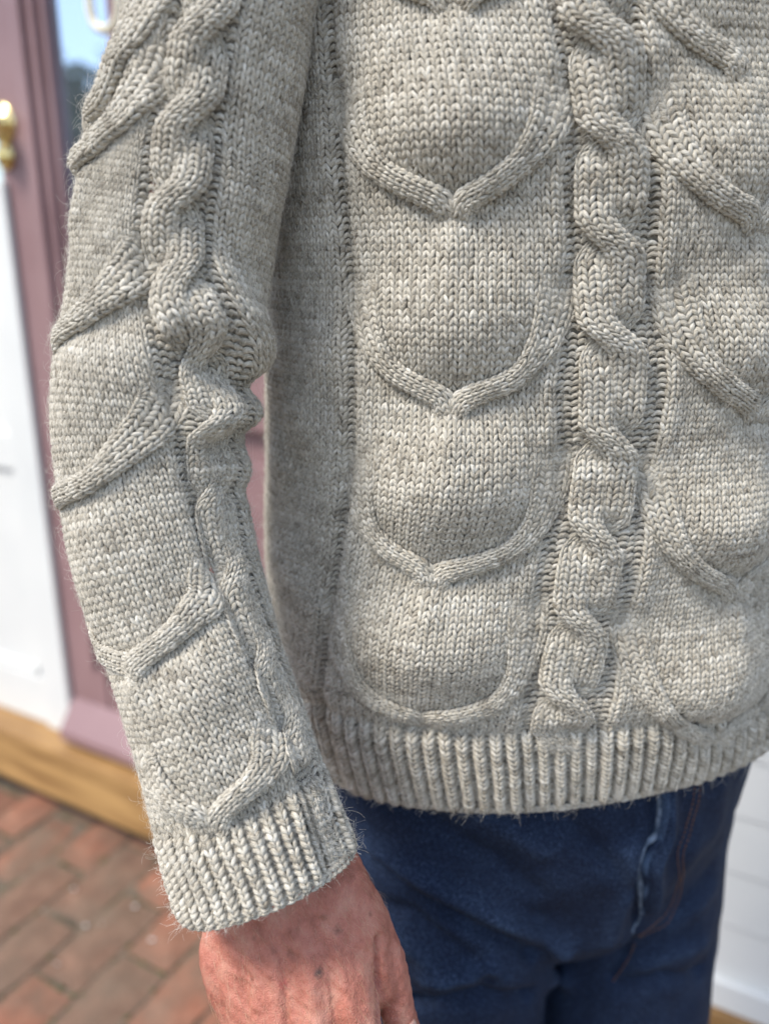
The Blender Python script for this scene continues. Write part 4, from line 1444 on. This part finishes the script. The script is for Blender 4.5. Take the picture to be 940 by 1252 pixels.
# grit and moss lying in the joints
M_GRIT = noise_mat('pale_grit', (.35, .32, .28, 1), (.62, .60, .56, 1), 60, rough=.7)
M_MOSS = noise_mat('joint_moss', (.035, .055, .018, 1), (.085, .105, .035, 1), 40, rough=.95)


def scatter(name, mat, n, size, where):
    VV, QQ = [], []
    octa = np.array([(1, 0, 0), (0, 1, 0), (-1, 0, 0), (0, -1, 0), (0, 0, 1), (0, 0, -1)], float)
    tri = np.array([(0, 1, 4), (1, 2, 4), (2, 3, 4), (3, 0, 4), (1, 0, 5), (2, 1, 5), (3, 2, 5), (0, 3, 5)])
    for i in range(n):
        P = where(); s = random.uniform(*size)
        v = octa * (s, s * random.uniform(.6, 1), s * .6) + rng.normal(0, s * .12, (6, 3))
        VV.append(v + P); QQ.append(tri + 6 * i)
    return tag(mesh_np(name, np.concatenate(VV), np.concatenate(QQ), mat, pave, smooth=False), kind='stuff')


def joint_pt():
    if random.random() < .5:
        a = (random.randrange(-14, 14) + .5) * (BW + GAP) + random.gauss(0, .003); o = random.uniform(-.02, 1.3)
    else:
        ia = random.randrange(-14, 14); a = ia * (BW + GAP) + random.uniform(-.05, .05)
        o = .05 - .06 + (random.randrange(0, 6)) * (BL + GAP) - GAP / 2 + (.5 * (BL + GAP) if ia % 2 else 0)
    return wall(a, o, -.006)


scatter('grit', M_GRIT, 240, (.002, .0065), lambda: wall(random.uniform(-1.2, 1.4), random.uniform(0, 1.3), .003))
scatter('moss', M_MOSS, 2600, (.003, .007), joint_pt)

# ------------------------------------------------------------------ trees across the street (seen mirrored in the door glass)
M_BARK = noise_mat('tree_bark', (.05, .035, .025, 1), (.12, .09, .065, 1), 12, rough=.95)
M_LEAF = noise_mat('tree_leaf', (.022, .045, .016, 1), (.060, .095, .032, 1), 1.5, rough=.7)


def tree(x, y, h, w, label, seed):
    r = np.random.default_rng(seed)
    root = link(bpy.data.objects.new('street_tree', None)); root.location = (x, y, 0)
    tag(root, label, 'tree', 'trees across the street')
    bm = bmesh.new()
    capsule_bm(bm, [(0, 0, 0), (.1, 0, h * .25), (.0, .1, h * .5), (.1, .05, h * .75)], [.22, .17, .12, .05], None, 10)
    for k in range(7):
        a = r.uniform(0, 6.28); z0 = h * r.uniform(.25, .55); L = w * r.uniform(.5, .8)
        capsule_bm(bm, [(.05, .05, z0), (L * .5 * math.cos(a), L * .5 * math.sin(a), z0 + h * .12), (L * math.cos(a), L * math.sin(a), z0 + h * .2)], [.09, .06, .02], None, 7)
    obj_bm('trunk', bm, M_BARK, root, smooth=True)
    n = 5200
    cl = r.normal(0, 1, (60, 3)); cl /= np.linalg.norm(cl, axis=1)[:, None]; cl *= r.uniform(.45, 1, (60, 1)) * np.array([w, w, h * .36]); cl[:, 2] += h * .62
    P = cl[r.integers(0, 60, n)] + r.normal(0, w * .13, (n, 3))
    A = r.normal(0, 1, (n, 3)); A /= np.linalg.norm(A, axis=1)[:, None]; B = np.cross(A, r.normal(0, 1, (n, 3))); B /= np.linalg.norm(B, axis=1)[:, None]
    s = r.uniform(.09, .2, (n, 1))
    V = np.stack([P - A * s, P + B * s * .5, P + A * s, P - B * s * .5], 1).reshape(-1, 3)
    mesh_np('crown', V, np.arange(4 * n).reshape(-1, 4), M_LEAF, root)


mid = wall((xg + x_r) / 2, OUT, 1.5)
inc = mid - CAM; refl = inc - 2 * (inc @ WN) * WN; refl /= np.linalg.norm(refl[:2])
side = np.array([-refl[1], refl[0]])
for k, (dd, ss_, h, w, lb) in enumerate(((15, -.5, 4.6, 2.0, 'dark green tree with a rounded crown mirrored low in the door glass'), (17, -4.4, 5.3, 2.3, 'taller dark tree on one side, mirrored beyond the edge of the door glass'), (18, 3.8, 4.9, 2.2, 'broad dark tree on the sleeve side of the mirrored trees'))):
    q = mid[:2] + refl[:2] * dd + side * ss_
    tree(q[0], q[1], h, w, lb, 40 + k)
